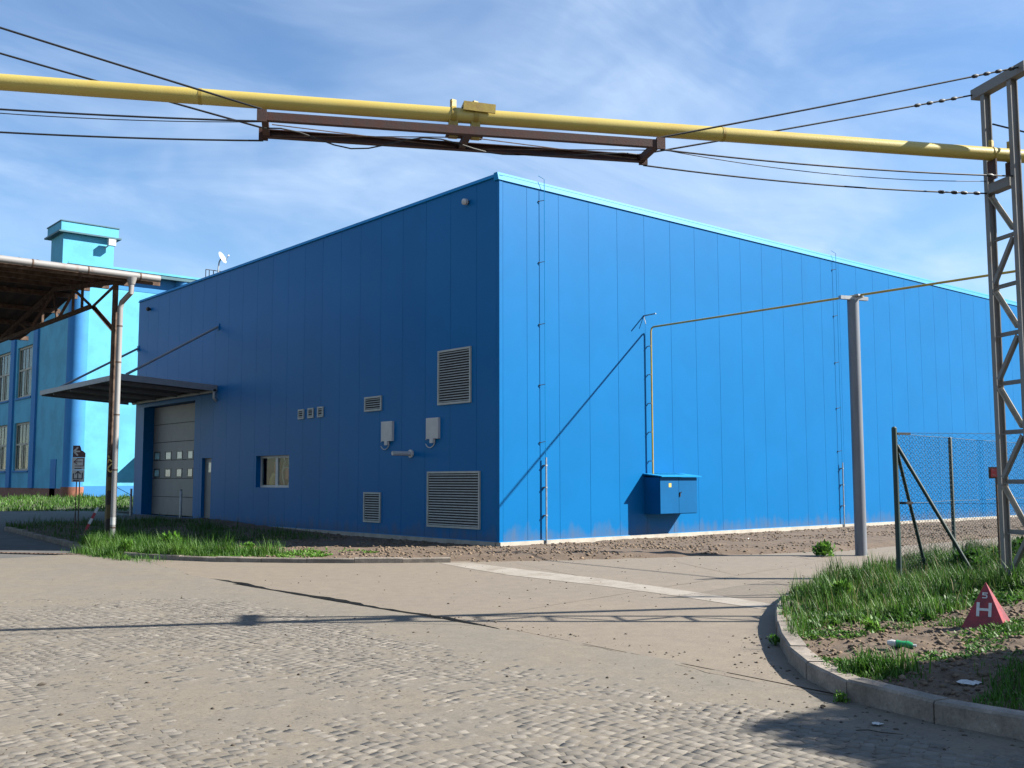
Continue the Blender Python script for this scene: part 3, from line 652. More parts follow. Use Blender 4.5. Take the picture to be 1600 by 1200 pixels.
MB().tube([gp(y) for y in (-.22, -2.5, -4.8, -6.8, -9, -11, -13.4)], .026, 8).build('span_pipe', 'gas_yellow', t, smooth=True)
for z in (5.2, 4.4, 3.6, 2.8, 2.0): MB().box((XR-.035, -.13, z-.012), (XR-.01, -.0005, z+.012)).build('clamp', 'galv', t)
MB().tube([(5.25, -.001, 6.05), (5.25, -.45, 6.06)], .02, 6).tube([(5.25, -.001, 6.05), (5.2, -.12, 5.8)], .012, 6).build('wall_bracket', 'galv', t)
t = thing('pipe_pole', 'round grey steel pole with a short T-bar carrying the thin pipe', 'pole', (PX, PY, GZ))
MB().tube([(PX, PY, GZ-.3), (PX, PY, 5.52)], .128, 24).build('shaft', 'pole_grey', t, smooth=True)
MB().beam((PX-.34, PY+.12, 5.56), (PX+.36, PY-.14, 5.56), .09, .08).build('cross_arm', 'galv', t)
MB().box((PX-.02, PY-.15, 5.601), (PX+.22, PY-.05, 5.64)).build('saddle', 'galv', t)
MB().tube([(PX, PY, GZ), (PX, PY, GZ+.02)], .15, 20).build('footing', 'concrete_light', t, smooth=True)
t2 = thing('pipe_pole', 'second grey pipe pole standing beyond the lattice tower', 'pole', (4.08, -13.3, GZ))
MB().tube([(4.08, -13.3, GZ-.3), (4.08, -13.3, 5.46)], .128, 20).build('shaft', 'pole_grey', t2, smooth=True)
MB().beam((3.75, -13.2, 5.49), (4.45, -13.4, 5.49), .09, .06).build('cross_arm', 'galv', t2)

# ================================================================== PIPE BRIDGE
PD = Vector((.8790, -.4768, 0)); PN = Vector((-.4768, -.8790, 0)); PC = Vector((-9.13, -10.40, 5.55)); PR = .084
def pp(s, n=0., z=5.55): v = PC+PD*s+PN*n; return Vector((v.x, v.y, z))
ST = 6.8; SL = -6.9
yp = thing('gas_pipeline', 'thick yellow gas pipe spanning the yard overhead', 'pipe', pp(0, 0, 5.55))
js = [-14, SL, -2.87, 3.05, ST+.4, 18]
for a, b in zip(js, js[1:]):
    MB().tube([pp(a+.004), pp(b-.004)], PR, 28).build('pipe_section', 'pipe_yellow', yp, smooth=True)
    MB().tube([pp(b-.018), pp(b+.018)], PR+.003, 28).build('weld_seam', 'pipe_yellow_worn', yp, smooth=True)
def collar(s, r=PR+.012, w=.05):
    MB().tube([pp(s-w/2), pp(s+w/2)], r, 20).build('clamp_band', 'pipe_yellow_worn', yp, smooth=True)
    MB().box((-.03, -.02, 0), (.03, .02, .09), Matrix.Translation(pp(s, 0, 5.55+PR))).tube([pp(s-.03, .03, 5.55+PR+.06), pp(s+.03, -.03, 5.55+PR+.06)], .014, 6).build('clamp_lug', 'pipe_yellow_worn', yp)
for s in (-.16, .09): collar(s)
for s in (-.16, .09): MB().beam(pp(s, 0, 5.50), pp(s, 0, 5.29), .09, .10, PD).build('saddle', 'pipe_yellow_worn', yp)
MB().beam(pp(-.24, 0, 5.312), pp(.17, 0, 5.312), .12, .02).build('bearing_plate', 'rust_red', yp)
MB().beam(pp(-.06, .11, 5.63), pp(.30, .11, 5.61), .02, .10).beam(pp(-.06, 0, 5.655), pp(.30, 0, 5.655), .2, .03).build('tag_plate', 'pipe_yellow_worn', yp)
for s in (ST-.14, ST+.12): collar(s, PR+.007, .02)
for s in (ST-.14, ST+.12): MB().beam(pp(s, 0, 5.47), pp(s, 0, 5.22), .16, .02, PD).build('saddle', 'rust_red', yp)

# spreader frame under the pipe
fr = thing('spreader_frame', 'rusty red steel frame slung under the yellow pipe on cables', 'frame', pp(0, 0, 5.22))
WF = .245; WN_ = .35; FZ = 5.265; FA, FB = -2.22, 2.15
for n in (WN_, -WF):
    m = MB(); m.beam(pp(FA, n, FZ), pp(FB, n, FZ), .012, .088); s = 1 if n > 0 else -1
    m.beam(pp(FA, n-s*.035, FZ+.039), pp(FB, n-s*.035, FZ+.039), .06, .009); m.beam(pp(FA, n-s*.035, FZ-.039), pp(FB, n-s*.035, FZ-.039), .06, .009)
    m.build('channel_beam', 'rust_red', fr)
for s in (FA+.03, -.03, FB-.03): MB().beam(pp(s, -WF+.008, FZ), pp(s, WN_-.008, FZ), .07, .07).build('cross_member', 'rust_red', fr)
for s in (FA, FB):
    for n in (WN_, -WF): MB().beam(pp(s-.05, n, FZ), pp(s+.05, n, FZ), .035, .13).build('cable_lug', 'rust_red', fr)
for a, b in ((FA+.1, -.12), (.1, FB-.1)):
    for s in (1, -1): MB().beam(pp(a, s*(WF-.06), FZ-.03), pp(b, -s*(WF-.06), FZ-.03+(.012 if s > 0 else 0)), .012, .008).build('diagonal_tie', 'rust_brown', fr)

# lattice towers
def tower(lab, s, zb):
    c = pp(s, 0, zb); t = thing('lattice_tower', lab, 'tower', c, 'lattice towers carrying the yellow pipe')
    LG = .25; rung = [5.12-.61*i for i in range(9) if 5.12-.61*i > zb+.1]
    for n in (LG, -LG):
        m = MB(); m.beam(pp(s-.045, n, zb-.5), pp(s-.045, n, 6.42), .072, .012, PD); m.beam(pp(s, n, zb-.5), pp(s, n, 6.42), .008, .08, PD); m.beam(pp(s+.045, n, zb-.5), pp(s+.045, n, 6.42), .072, .012, PD)
        m.build('leg', 'tower_grey', t)
    MB().beam(pp(s, -LG-.2, 6.485), pp(s, LG+.3, 6.485), .13, .13).build('top_beam', 'tower_grey', t)
    MB().beam(pp(s, -LG+.06, 5.16), pp(s, LG-.06, 5.16), .13, .12).build('pipe_beam', 'tower_grey', t)
    for z in rung[1:]: MB().angle(pp(s, -LG+.052, z), pp(s, LG-.052, z), .055).build('rung', 'tower_grey', t)
    for i, (a, b) in enumerate(zip(rung, rung[1:])):
        k = 1 if i % 2 == 0 else -1
        MB().angle(pp(s-.03, -k*(LG-.06), a-.05), pp(s-.03, k*(LG-.06), b+.05), .05).build('diagonal', 'tower_pale' if k > 0 else 'tower_grey', t)
    MB().box((-.45, -.45, -.5), (.45, .45, -.12), Matrix.Translation(c)).build('footing', 'concrete_light', t)
    return t
tower('tall grey lattice tower carrying the pipe at the right edge', ST, -.02)
tower('matching lattice tower at the far left end of the pipe span', SL-.1, GZ)

# cables, turnbuckles
def sag(a, b, d, n=16): return [Vector(a).lerp(Vector(b), i/n)-Vector((0, 0, d*4*(i/n)*(1-i/n))) for i in range(n+1)]
def cable(lab, a, b, r=.011, d=.0, nodes=(), mat='cable'):
    t = thing('suspension_cable', lab, 'cable', a, 'cables holding the spreader frame')
    MB().tube(sag(a, b, d), r, 6).build('wire', mat, t, smooth=True)
    for u in nodes:
        p = Vector(a).lerp(Vector(b), u)-Vector((0, 0, d*4*u*(1-u))); dn = (Vector(b)-Vector(a)).normalized()
        MB().tube([p-dn*.05, p-dn*.02, p+dn*.02, p+dn*.05], [.010, .024, .024, .010], 8).build('shackle', 'cable', t, smooth=True)
E5 = LG_ = .25
cable('upper near cable rising right to the tower top beam', pp(FB, WN_, FZ+.07), pp(ST-.06, .45, 6.5), d=.01, nodes=(.87, .905, .94, .98))
cable('upper far cable rising right behind the yellow pipe', pp(FB, -WF, FZ+.07), pp(ST-.06, -.43, 6.48), d=.01, nodes=(.82, .86, .9, .94))
cable('lower near cable running right just below the pipe', pp(FB, WN_, FZ-.07), pp(ST-.05, .25, 5.2), .010, .05, (.93,))
cable('lowest far cable running right to the tower leg', pp(FB, -WF, FZ-.07), pp(ST-.05, -.25, 5.12), .010, .06, (.86, .9, .93, .97))
cable('upper near cable rising left across the yellow pipe', pp(FA, WN_, FZ+.07), pp(SL, .45, 6.5), d=.01, nodes=(.9,))
cable('upper far cable rising left behind the yellow pipe', pp(FA, -WF, FZ+.07), pp(SL, -.43, 6.48), d=.01, nodes=(.9,))
cable('lower near cable running left below the pipe', pp(FA, WN_, FZ-.06), pp(SL, .25, 5.2), .010, .04)
cable('lowest far cable running left below the pipe', pp(FA, -WF, FZ-.07), pp(SL, -.25, 5.12), .010, .05)
cable('thin slack wire drooping under the right-hand cables', pp(FB, WN_-.02, FZ-.06), pp(ST-.05, -.25, 5.28), .005, .10)
cable('thin slack wire drooping under the left-hand cables', pp(FA, WN_-.02, FZ-.06), pp(SL, .2, 5.24), .005, .09)
t = thing('loose_wire', 'loose black wire snaking along the rusty frame', 'cable', pp(0, 0, 5.2))
MB().tube([pp(FA+i*.19, .2*math.cos(i*.62)-.02, FZ-.075+.03*math.sin(i*.9)) for i in range(23)], .008, 6).build('wire', 'cable', t, smooth=True)
# stay rods behind the tower top
t = thing('tower_stay', 'short stay chain crossing the upper part of the tower', 'cable', pp(ST, -.2, 6.0))
MB().tube([pp(ST+.05, -.2, 6.02), pp(ST+.3, .3, 5.72), pp(ST+1.2, .9, 5.5)], .012, 6).build('chain', 'cable', t, smooth=True)

# ================================================================== FENCE
fz = .0
fc = Vector((-2.14, -11.5, 0)); fa1 = Vector((.2, -11.16, 0)); fa2 = Vector((2.52, -10.93, 0)); fa3 = Vector((4.9, -10.7, 0)); fb1 = Vector((-.25, -13.1, 0)); fb2 = Vector((1.6, -14.7, 0))
fe = thing('wire_fence', 'green chain-link fence with slanting braces behind the grassy island', 'fence', fc)
TOP = 2.17
for p in (fc, fa1, fa2, fa3, fb1, fb2):
    tp = TOP+.06 if p is fc else TOP-.02
    MB().tube([(p.x, p.y, -.35), (p.x, p.y, tp), (p.x, p.y, tp+.02)], [.038 if p is fc else .03]*2+[.02], 10).build('post', 'fence_green', fe, smooth=True)
for q in (fa1, fb1):
    d = (q-fc).normalized(); e = fc+d*1.25
    MB().tube([(fc.x+d.x*.03, fc.y+d.y*.03, 1.98), (e.x, e.y, -.2)], .026, 10).build('brace', 'fence_green', fe, smooth=True)
def mesh_bay(a, b):
    a = Vector(a); b = Vector(b); ln = (b-a).length; d = (b-a)/ln; n = Vector((-d.y, d.x, 0)); st_ = .062; m = int(ln/st_); hz = int((TOP-.07)/(st_/2*1.15)); dzv = (TOP-.07)/hz; r = .0029
    V, Fc = [], []; nb = 0
    off = np.array([(r, 0), (-r*.5, r*.87), (-r*.5, -r*.87)])
    for i in range(m):
        k = np.arange(hz+1); u = (i+.5+np.where((k+i) % 2 == 0, -.5, .5))*st_; z = .06+k*dzv; yo = np.where(k % 2 == 0, .003, -.003)
        P = np.stack([a.x+d.x*u+n.x*yo, a.y+d.y*u+n.y*yo, z], 1)
        ring = (P[:, None, :]+off[None, :, 0:1]*np.array([d.x, d.y, 0])+off[None, :, 1:2]*np.array([n.x, n.y, 0])).reshape(-1, 3); V.append(ring)
        q = nb+np.arange(hz)*3
        for j in range(3): Fc.append(np.stack([q+j, q+(j+1) % 3, q+3+(j+1) % 3, q+3+j], 1))
        nb += len(ring)
    v = np.concatenate(V)-np.array(fc)
    o = npmesh('chain_link_mesh', v, np.concatenate(Fc), 'fence_green'); o.parent = fe
    for z in (TOP-.01, 1.15, .08): MB().tube([(a.x, a.y, z), ((a.x+b.x)/2, (a.y+b.y)/2, z-.012), (b.x, b.y, z)], .0032, 5).build('tension_wire', 'fence_green', fe)
for a, b in ((fc, fa1), (fa1, fa2), (fa2, fa3), (fc, fb1), (fb1, fb2)): mesh_bay(a, b)
for z in (TOP-.02, 1.15): MB().beam((fc.x+.05, fc.y-.02, z), (fc.x+.26, fc.y-.1, z), .03, .035).build('wire_tensioner', 'cable', fe)

# small red sign on a rusty post by the fence
bx = Vector((-.62, -12.25, 0)); t = thing('marker_sign', 'small dark red plate on a thin rusty post by the fence', 'sign', bx)
MB().tube([(bx.x, bx.y, -.3), (bx.x, bx.y, 1.5)], .018, 8).build('post', 'rust_brown', t, smooth=True)
fd = Vector((F.x, F.y, 0)).normalized(); rd_ = Vector((R.x, R.y, 0)).normalized()
def fm(o): return Matrix(((rd_.x, fd.x, 0, o[0]), (rd_.y, fd.y, 0, o[1]), (0, 0, 1, o[2]), (0, 0, 0, 1)))
MB().box((-.11, -.025, 1.5), (.13, .005, 1.67), fm(bx)).build('plate', 'rust_brown', t)
MB().box((-.09, -.03, 1.52), (.11, -.0255, 1.65), fm(bx)).build('face', 'red_paint', t)

# ================================================================== HYDRANT PYRAMID with H and 5
hp = Vector((-5.86, -14.47, 0)); hz0 = HI(hp.x, hp.y)-.03
t = thing('hydrant_marker', 'red pyramid hydrant marker with white H and 5 in the grass', 'marker', (hp.x, hp.y, hz0))
hh = .43; s_ = .20; ra = rad(-35); KS = .72; cz_ = Vector((hp.x, hp.y, hz0))
ax = Vector((rd_.x*math.cos(ra)+fd.x*math.sin(ra), rd_.y*math.cos(ra)+fd.y*math.sin(ra), 0)); ay = Vector((-ax.y, ax.x, 0))
cor = [cz_-ax*s_-ay*s_, cz_+ax*s_-ay*s_, cz_+ax*s_+ay*s_, cz_-ax*s_+ay*s_]; apx = cz_+Vector((0, 0, hh))
m = MB(); m.quad(*reversed(cor))
for k in range(4): m.quad(cor[k], cor[(k+1) % 4], apx)
m.build('pyramid', 'sign_red', t)
mid = (cor[0]+cor[1])/2; upv = (apx-mid); ul = upv.length; upv.normalize(); nrm = ax.cross(upv).normalized()
def on_face(u, v): return mid+ax*u*KS+upv*(v*KS+.02)+nrm*.002
def bars(rs, name, mat='sign_white'):
    m = MB()
    for (u0, v0, u1, v1) in rs: m.extr([on_face(u0, v0), on_face(u1, v0), on_face(u1, v1), on_face(u0, v1)], nrm*.003)
    return m.build(name, mat, t)
bars([(-.098, .14, -.060, .335), (.052, .14, .090, .335), (-.0598, .22, .0518, .255)], 'letter_h')
c5 = .40
bars([(-.032, c5+.062, .032, c5+.078), (-.032, c5+.036, -.016, c5+.0618), (-.016, c5+.036, .026, c5+.050), (.018, c5+.010, .034, c5+.0358), (-.032, c5-.004, .026, c5+.0098)], 'digit_five')
# litter
t = thing('plastic_bottle', 'crumpled green plastic bottle lying on the island soil', 'bottle', (-7.13, -14.36, HI(-7.13, -14.36)))
bz = HI(-7.13, -14.36)+.035; bp0 = Vector((-7.22, -14.26, bz)); bd = Vector((.42, -.90, -.06))
MB().tube([bp0+bd*q for q in (0, .01, .06, .11, .15)], [.02, .036, .030, .037, .022], 12).build('body', 'bottle_green', t, smooth=True)
MB().tube([bp0+bd*.15, bp0+bd*.18], .013, 10).build('neck', 'white_plastic', t, smooth=True)
MB().tube([bp0-bd*.07, bp0-bd*.03, bp0+bd*.005], [.018, .034, .03], 9).build('crumpled_base', 'paper', t, smooth=True)
def rag(lab, x, y, h, s, mat='paper', cat='litter'):
    m = MB(); n = 5; z = h(x, y) if callable(h) else h
    for i in range(n):
        for j in range(n):
            def q(a, b): return (x+(a-2.5)*s+.3*s*nz(a, b, .9, x), y+(b-2.5)*s+.3*s*nz(b, a, .8, y), z+.01+s*.9*abs(nz(a, b, .75, x+y)))
            m.quad(q(i, j), q(i+1, j), q(i+1, j+1), q(i, j+1))
    o = m.build('litter_scrap', mat, None, (x, y, z)); return tag(o, lab, cat)
rag('crumpled white paper scrap on the island soil', -8.2, -15.4, HI, .032)
rag('small pale scrap beside the kerb on the road', -9.35, -15.3, GZ, .014)
def stone(lab, x, y, s, mat='pebble'):
    m = MB(); m.v = [(x+a*s*1.3, y+b*s, GZ+max(-.01, c*s*.6)) for a, b, c in [(0, 0, 1), (.9, 0, .25), (.28, .86, .3), (-.72, .53, .2), (-.72, -.53, .3), (.28, -.86, .2), (.45, .5, -.3), (-.5, .1, -.3), (.35, -.55, -.3)]]
    m.f = [(0, 1, 2), (0, 2, 3), (0, 3, 4), (0, 4, 5), (0, 5, 1), (1, 6, 2), (2, 6, 7), (2, 7, 3), (3, 7, 4), (4, 7, 8), (4, 8, 5), (5, 8, 1), (1, 8, 6)]
    o = m.build('loose_stone', mat, None, (x, y, GZ), tint=.4); tag(o, lab, 'stone', 'loose stones on the road')
stone('dark loose stone on the road at the lower left', -13.3, -10.0, .035); stone('small stone at the broken driveway edge', -8.93, -13.25, .03); stone('stone in the shade under the kerb bend', -8.7, -13.9, .028)
t = thing('fallen_twig', 'thin dark twig lying on the setts near the kerb', 'twig', (-9.2, -15.0, GZ))
MB().tube([(-9.62, -15.3, GZ+.008), (-9.56, -15.36, GZ+.012), (-9.55, -15.45, GZ+.01), (-9.50, -15.58, GZ+.012)], [.003, .004, .004, .002], 5).build('stick', 'bark', t)

# ================================================================== OLD SHED ROOF on the left
XS = -6.25; YE = 5.85; ZE = 6.5; SLP = .105; YR = 26.; XF = -26.
sh = thing('open_shed', 'old open shed with rusty corrugated roof at the left edge', 'shed', (-7.07, 6.47, GZ))
YM = 11.5; ZM = ZE+SLP*(YM-YE); YR = 17.9; SL2 = .15
def rz(y): return ZE+SLP*(y-YE) if y <= YM else ZM-SL2*(y-YM)
nwave = 240
for ya, yb in ((YE-.05, YM), (YM+.01, YR)):
    m = MB()
    for i in range(nwave):
        a = XS+(XF-XS)*i/nwave; b = XS+(XF-XS)*(i+1)/nwave; za = .025*math.sin(i*1.3); zb = .025*math.sin((i+1)*1.3)
        m.quad((a, ya, rz(ya)+.09+za), (b, ya, rz(ya)+.09+zb), (b, yb, rz(yb)+.09+zb), (a, yb, rz(yb)+.09+za))
    m.build('roof_sheet', 'shed_sheet', sh, smooth=True)
for y in (6.2, 7.9, 9.6, 11.2, 12.3, 13.9, 15.5, 17.2):
    MB().box((XS+.05, y-.05, rz(y)-.08), (XF, y+.05, rz(y)+.055)).build('purlin', 'rust_brown', sh)
MB().box((XS+.06, YE+.05, ZE-.14), (XF, YE+.09, ZE+.04)).build('eave_board', 'rust_brown', sh)
gt = MB(); n = 10; gr = .085
gt.tube([(XS-.02, YE-.12, ZE+.0), (XF, YE-.12, ZE)], gr, 14).build('gutter', 'rust_galv', sh, smooth=True)
for i in range(9): MB().tube([(XS-.5-i*1.25, YE-.12, ZE), (XS-.53-i*1.25, YE-.12, ZE)], gr+.008, 14).build('gutter_bracket', 'rust_brown', sh, smooth=True)
for k, xt in enumerate((-7.07, -12.2, -17.4)):
    for yp_ in (6.47, 17.4):
        zt = rz(yp_)-.1
        MB().box((xt-.075, yp_-.06, 1.95), (xt+.03, yp_+.06, zt)).build('post', 'rust_brown', sh)
        MB().box((xt-.0755, yp_-.0605, GZ-.4), (xt+.0305, yp_+.0605, 1.9495)).build('striped_post_foot', 'hazard' if 'hazard' in MATS else 'rust_brown', sh)
    zc = 6.06
    MB().angle((xt, 8.2, zc), (xt, 17.3, zc), .1, .012).build('bottom_chord', 'rust_brown', sh)
    MB().angle((xt, 6.47, rz(6.47)-.13), (xt, YM, ZM-.13), .1, .012).build('top_chord', 'rust_brown', sh)
    MB().angle((xt, YM, ZM-.13), (xt, 17.4, rz(17.4)-.13), .1, .012).build('top_chord', 'rust_brown', sh)
    for a, b in (((8.2, zc), (6.55, 6.4)), ((8.2, zc), (6.5, 5.2)), ((8.2, zc), (9.7, 6.72)), ((11.1, zc), (9.7, 6.72)), ((11.1, zc), (11.5, 6.9)), ((13.9, zc), (11.6, 6.9)), ((13.9, zc), (15.0, 6.45)), ((16.2, zc), (15.0, 6.45))):
        MB().angle((xt-.012, a[0], a[1]), (xt-.012, b[0], b[1]), .085, .01).build('truss_web', 'rust_brown', sh)
    for y in (9.0, 9.75, 12.5): MB().box((xt-.05, y-.03, zc+.05), (xt+.01, y+.03, rz(y)-.08)).build('hanger', 'timber' if k else 'rust_brown', sh)
dp = thing('rain_downpipe', 'pale rust-streaked rain downpipe strapped to the shed post', 'downpipe', (-6.98, 6.33, GZ))
MB().tube([(-6.97, YE-.12, ZE-.05), (-6.97, YE-.12, ZE-.22)], [.13, .08], 14).build('hopper', 'rust_galv', dp, smooth=True)
MB().tube([(-6.97, YE-.12, ZE-.2), (-6.97, YE-.12, ZE-.42), (-7.01, 6.22, ZE-.6), (-7.03, 6.27, ZE-.75), (-7.03, 6.27, 4.4), (-7.03, 6.27, -.1)], .066, 14).build('pipe', 'rust_galv', dp, smooth=True)
for z in (5.3, 4.4, 3.1, 1.75, .35): MB().tube([(-7.03, 6.27, z-.015), (-7.03, 6.27, z+.015)], .073, 14).build('strap', 'rust_brown', dp, smooth=True)
MB().tube([(-7.03, 6.27, .42), (-7.03, 6.27, .60)], .0675, 14).build('white_wrap', 'sign_white', dp, smooth=True)
for i in range(4): MB().tube([(-7.06+.09*math.cos(a+i), 6.38-.09*math.sin(a+i), 1.75+i*.1+.05*math.sin(2*a)) for a in np.linspace(0, 4.2, 10)], .018, 6).build('knotted_tape', 'yellow_cloth', dp, smooth=True)

# sign post with arrow boards
sp0 = Vector((-6.2, 11.6, 0)); spz = HB(-6.2, 11.6)
t = thing('arrow_sign', 'narrow signpost with three arrow boards, top board broken', 'sign', (sp0.x, sp0.y, spz)); m0 = fm((sp0.x, sp0.y, 0))
for dx in (-.03, .06): MB().tube([m0@Vector((dx-.02, .03, spz-.3)), m0@Vector((dx-.02, .03, 1.6))], .016, 8).build('post', 'rust_brown', t, smooth=True)
def fbox(u0, z0, u1, z1, y0, y1): return MB().box((u0, y0, z0), (u1, y1, z1), m0)
b1 = MB().extr([m0@Vector((u, -.012, z)) for u, z in ((-.17, 2.16), (.19, 2.16), (.19, 2.28), (.12, 2.34), (.07, 2.36), (.05, 2.44), (.02, 2.5), (-.17, 2.5))], fd*.02).build('board', 'sign_brown', t)
b2 = fbox(-.18, 1.80, .18, 2.155, -.012, .008).build('board', 'sign_white', t); b3 = fbox(-.18, 1.45, .18, 1.795, -.012, .008).build('board', 'sign_white', t)
def fpoly(pts, mat, par, name): MB().extr([m0@Vector((u, -.018, z)) for u, z in pts], fd*.0055).build(name, mat, par)
def stroke(a, b, wd): 
    a = Vector(a); b = Vector(b); n = (b-a).normalized(); n = Vector((-n.y, n.x))*wd/2
    return [a+n, b+n, b-n, a-n]
for q in (((-.13, 2.33), (.04, 2.33)), ((-.14, 2.33), (-.02, 2.45)), ((-.14, 2.33), (-.02, 2.21))): fpoly(stroke(*q, .045), 'sign_white', b1, 'arrow')
for q in (((-.12, 2.03), (.10, 2.03)), ((-.13, 2.03), (-.03, 2.10)), ((-.13, 2.03), (-.03, 1.96)), ((-.1, 1.91), (.15, 1.91)), ((.15, 1.91), (.15, 2.12)), ((-.04, 2.13), (.15, 2.13))): fpoly(stroke(*q, .022), 'sign_brown', b2, 'arrow')
for q in (((-.1, 1.835), (.1, 1.835)),): fpoly(stroke(*q, .025), 'sign_dark', b2, 'bar')
for q in (((0, 1.55), (0, 1.75)), ((0, 1.76), (-.08, 1.67)), ((0, 1.76), (.08, 1.67)), ((-.13, 1.54), (.13, 1.54)), ((-.13, 1.54), (-.13, 1.70)), ((.13, 1.54), (.13, 1.72))): fpoly(stroke(*q, .028), 'sign_dark', b3, 'arrow')
fpoly([(-.13, 1.465), (.1, 1.465), (.02, 1.50), (-.13, 1.51)], 'sign_dark', b3, 'bar')
# fallen red-and-white barrier slat
q0 = Vector((-6.15, 10.9, HB(-6.15, 10.9)+.12)); q1 = q0+Vector((.32, .02, .62)); t = thing('barrier_slat', 'leaning red and white striped slat beside the shed post', 'barrier', q0)
for i in range(4): MB().beam(q0.lerp(q1, i/4), q0.lerp(q1, (i+1)/4-.003), .075, .02, (F.x, F.y, 0)).build('stripe', 'red_paint' if i % 2 == 0 else 'sign_white', t)
MB().beam(q0-Vector((.12, 0, .3)), q0, .05, .02, (F.x, F.y, 0)).build('stake', 'timber', t)
MB().tube([q1, q1+Vector((.5, -1.2, .35)), Vector((-7.0, 6.6, 1.4))], .008, 5).build('rope', 'cable', t)

# ================================================================== TEAL BUILDING far left
TX, TY, TZ, TH = 3.85, 45.0, .3, 14.3
lawn = MB()
xs = [(-12, 36), (-6, 33), (3, 27.6), (14, 24.2), (40, 24.2)]
lv = [(-14, 60, .45), (TX-1.2, 60, .5), (TX-.5, 44.3, .5), (40, 44.5, .5)]
m = MB(); m.quad((-14, 37, .06), (-6, 33, .06), (TX-1.0, 44.5, .5), (-6, 62, .5), (-14, 62, .5)); m.quad((-6, 33, .06), (3, 27.6, .06), (TX+3, 44.6, .5), (TX-1.0, 44.5, .5)); m.quad((3, 27.6, .06), (40, 24.4, .06), (40, 44.8, .5), (TX+3, 44.6, .5))
lw = struct(m.build('lawn', 'lawn_earth'), 'grassy bank in front of the turquoise building')
tb = thing('turquoise_building', 'turquoise two-storey factory block with blue round corner pilaster', 'building', (TX, TY, TZ))
WN = []
for k in range(5):
    y0 = 53.35+k*5.35; 
    for (a, b) in ((y0, y0+3.5),):
        WN += [(a, b, 2.15, 5.4), (a, b, 7.1, 10.6)]
m = MB()
for (p, q, u, v) in rects(TY+.6, TY+40, TZ-.3, TH, WN): m.box((TX, p, u), (TX+.35, q, v))
m.build('side_wall', 'teal_plaster', tb)
MB().box((TX+.6, TY, TZ-.3), (TX+36, TY+.35, TH-.9)).build('front_wall', 'teal_plaster', tb)
MB().box((TX+.6, TY-.02, TH-.899), (TX+36, TY+.35, TH)).build('fascia_band', 'teal_blue', tb)
MB().box((TX+.61, TY-.03, TZ-.3), (TX+36, TY-.001, TZ+.85)).build('plinth', 'teal_blue', tb)
MB().tube([(TX+.42, TY+.42, TZ+.8), (TX+.42, TY+.42, TH+.02)], .62, 28).build('corner_pilaster', 'teal_blue', tb, smooth=True)
MB().tube([(TX+.42, TY+.42, TZ-.3), (TX+.42, TY+.42, TZ+.8)], .68, 28).build('pilaster_foot', 'teal_brick', tb, smooth=True)
MB().box((TX-.05, TY+1.1, TZ-.3), (TX-.001, TY+40, TZ+.7)).build('side_plinth', 'teal_brick', tb)
MB().tube([(10.6, TY, TZ), (10.6, TY, TH)], .55, 24).build('pilaster', 'teal_blue', tb, smooth=True)
for k in range(6):
    for y in (52.3+k*5.35,): MB().box((TX-.14, y-.45, TZ+.7), (TX-.001, y+.45, TH-.1)).build('pilaster', 'teal_blue', tb)
for (a, b, u, v) in WN:
    if a > 70: continue
    f = MB(); e = .14
    for (p, q, r, s) in ((a, b, u, u+e), (a, b, v-e, v), (a, a+e, u+e, v-e), (b-e, b, u+e, v-e), (a+e, b-e, (u*.45+v*.55)-.06, (u*.45+v*.55)+.06), ((a+b)/2-.06, (a+b)/2+.06, u+e, u*.45+v*.55-.06)): f.box((TX+.12, p, r), (TX+.2, q, s))
    fo = f.build('window', 'window_frame', tb)
    for k in range(4):
        y = a+e+(b-a-2*e)*(k+.5)/4; MB().box((TX+.14, y-.035, u+e), (TX+.185, y+.035, v-e)).build('mullion', 'window_frame', fo)
    MB().box((TX+.16, a+e, u+e), (TX+.165, b-e, v-e)).build('pane', 'pane_lit' if False else 'pane', fo)
    MB().box((TX+.31, a, u), (TX+.34, b, v)).build('blind', 'curtain', fo)
    MB().box((TX-.08, a-.1, u-.12), (TX+.12, b+.1, u-.001)).build('sill', 'teal_blue', fo)
MB().box((TX-.05, 47.3, TZ+.1), (TX-.001, 48.4, 2.8)).build('side_door', 'teal_blue', tb)
MB().box((TX-.6, TY-.6, TH+.001), (TX+36.5, TY+40, TH+.28)).build('roof_slab', 'teal_cap', tb)
MB().box((TX-.64, TY-.64, TH+.22), (TX+36.5, TY-.601, TH+.36)).build('roof_edge', 'teal_plaster', tb)
tw = MB().box((3.4, TY+1.2, TH+.281), (6.5, TY+3.6, 16.75)).build('roof_tower', 'teal_plaster', tb)
MB().extr([(3.05, TY+.85, 16.751), (6.85, TY+.85, 16.751), (6.85, TY+3.95, 16.751), (3.05, TY+3.95, 16.751)], (0, 0, .1)).build('tower_eave', 'teal_cap', tw)
MB().box((3.2, TY+1.0, 16.852), (6.7, TY+3.8, 17.45)).build('tower_cap', 'teal_plaster', tw)
MB().box((3.15, TY+.95, 17.451), (6.75, TY+3.85, 17.51)).build('tower_coping', 'teal_cap', tw)
MB().extr([(8.0, TY-.04, 3.1), (9.9, TY-.04, 4.7), (9.9, TY-.04, 3.1)], (0, -1.6, 0)).build('porch_hood', 'teal_blue', tb)
t = thing('floodlight', 'white floodlight on the turquoise roof tower', 'lamp', (6.2, TY+1.2, 16.3))
MB().box((5.95, TY+.55, 16.25), (6.4, TY+.85, 16.65)).build('head', 'white_plastic', t); MB().beam((6.15, TY+.85, 16.4), (5.9, TY+1.19, 16.1), .06, .06).build('arm', 'galv', t)
t = thing('satellite_dish', 'white satellite dish standing on the far roof', 'dish', (13.9, 47, TH+.28))
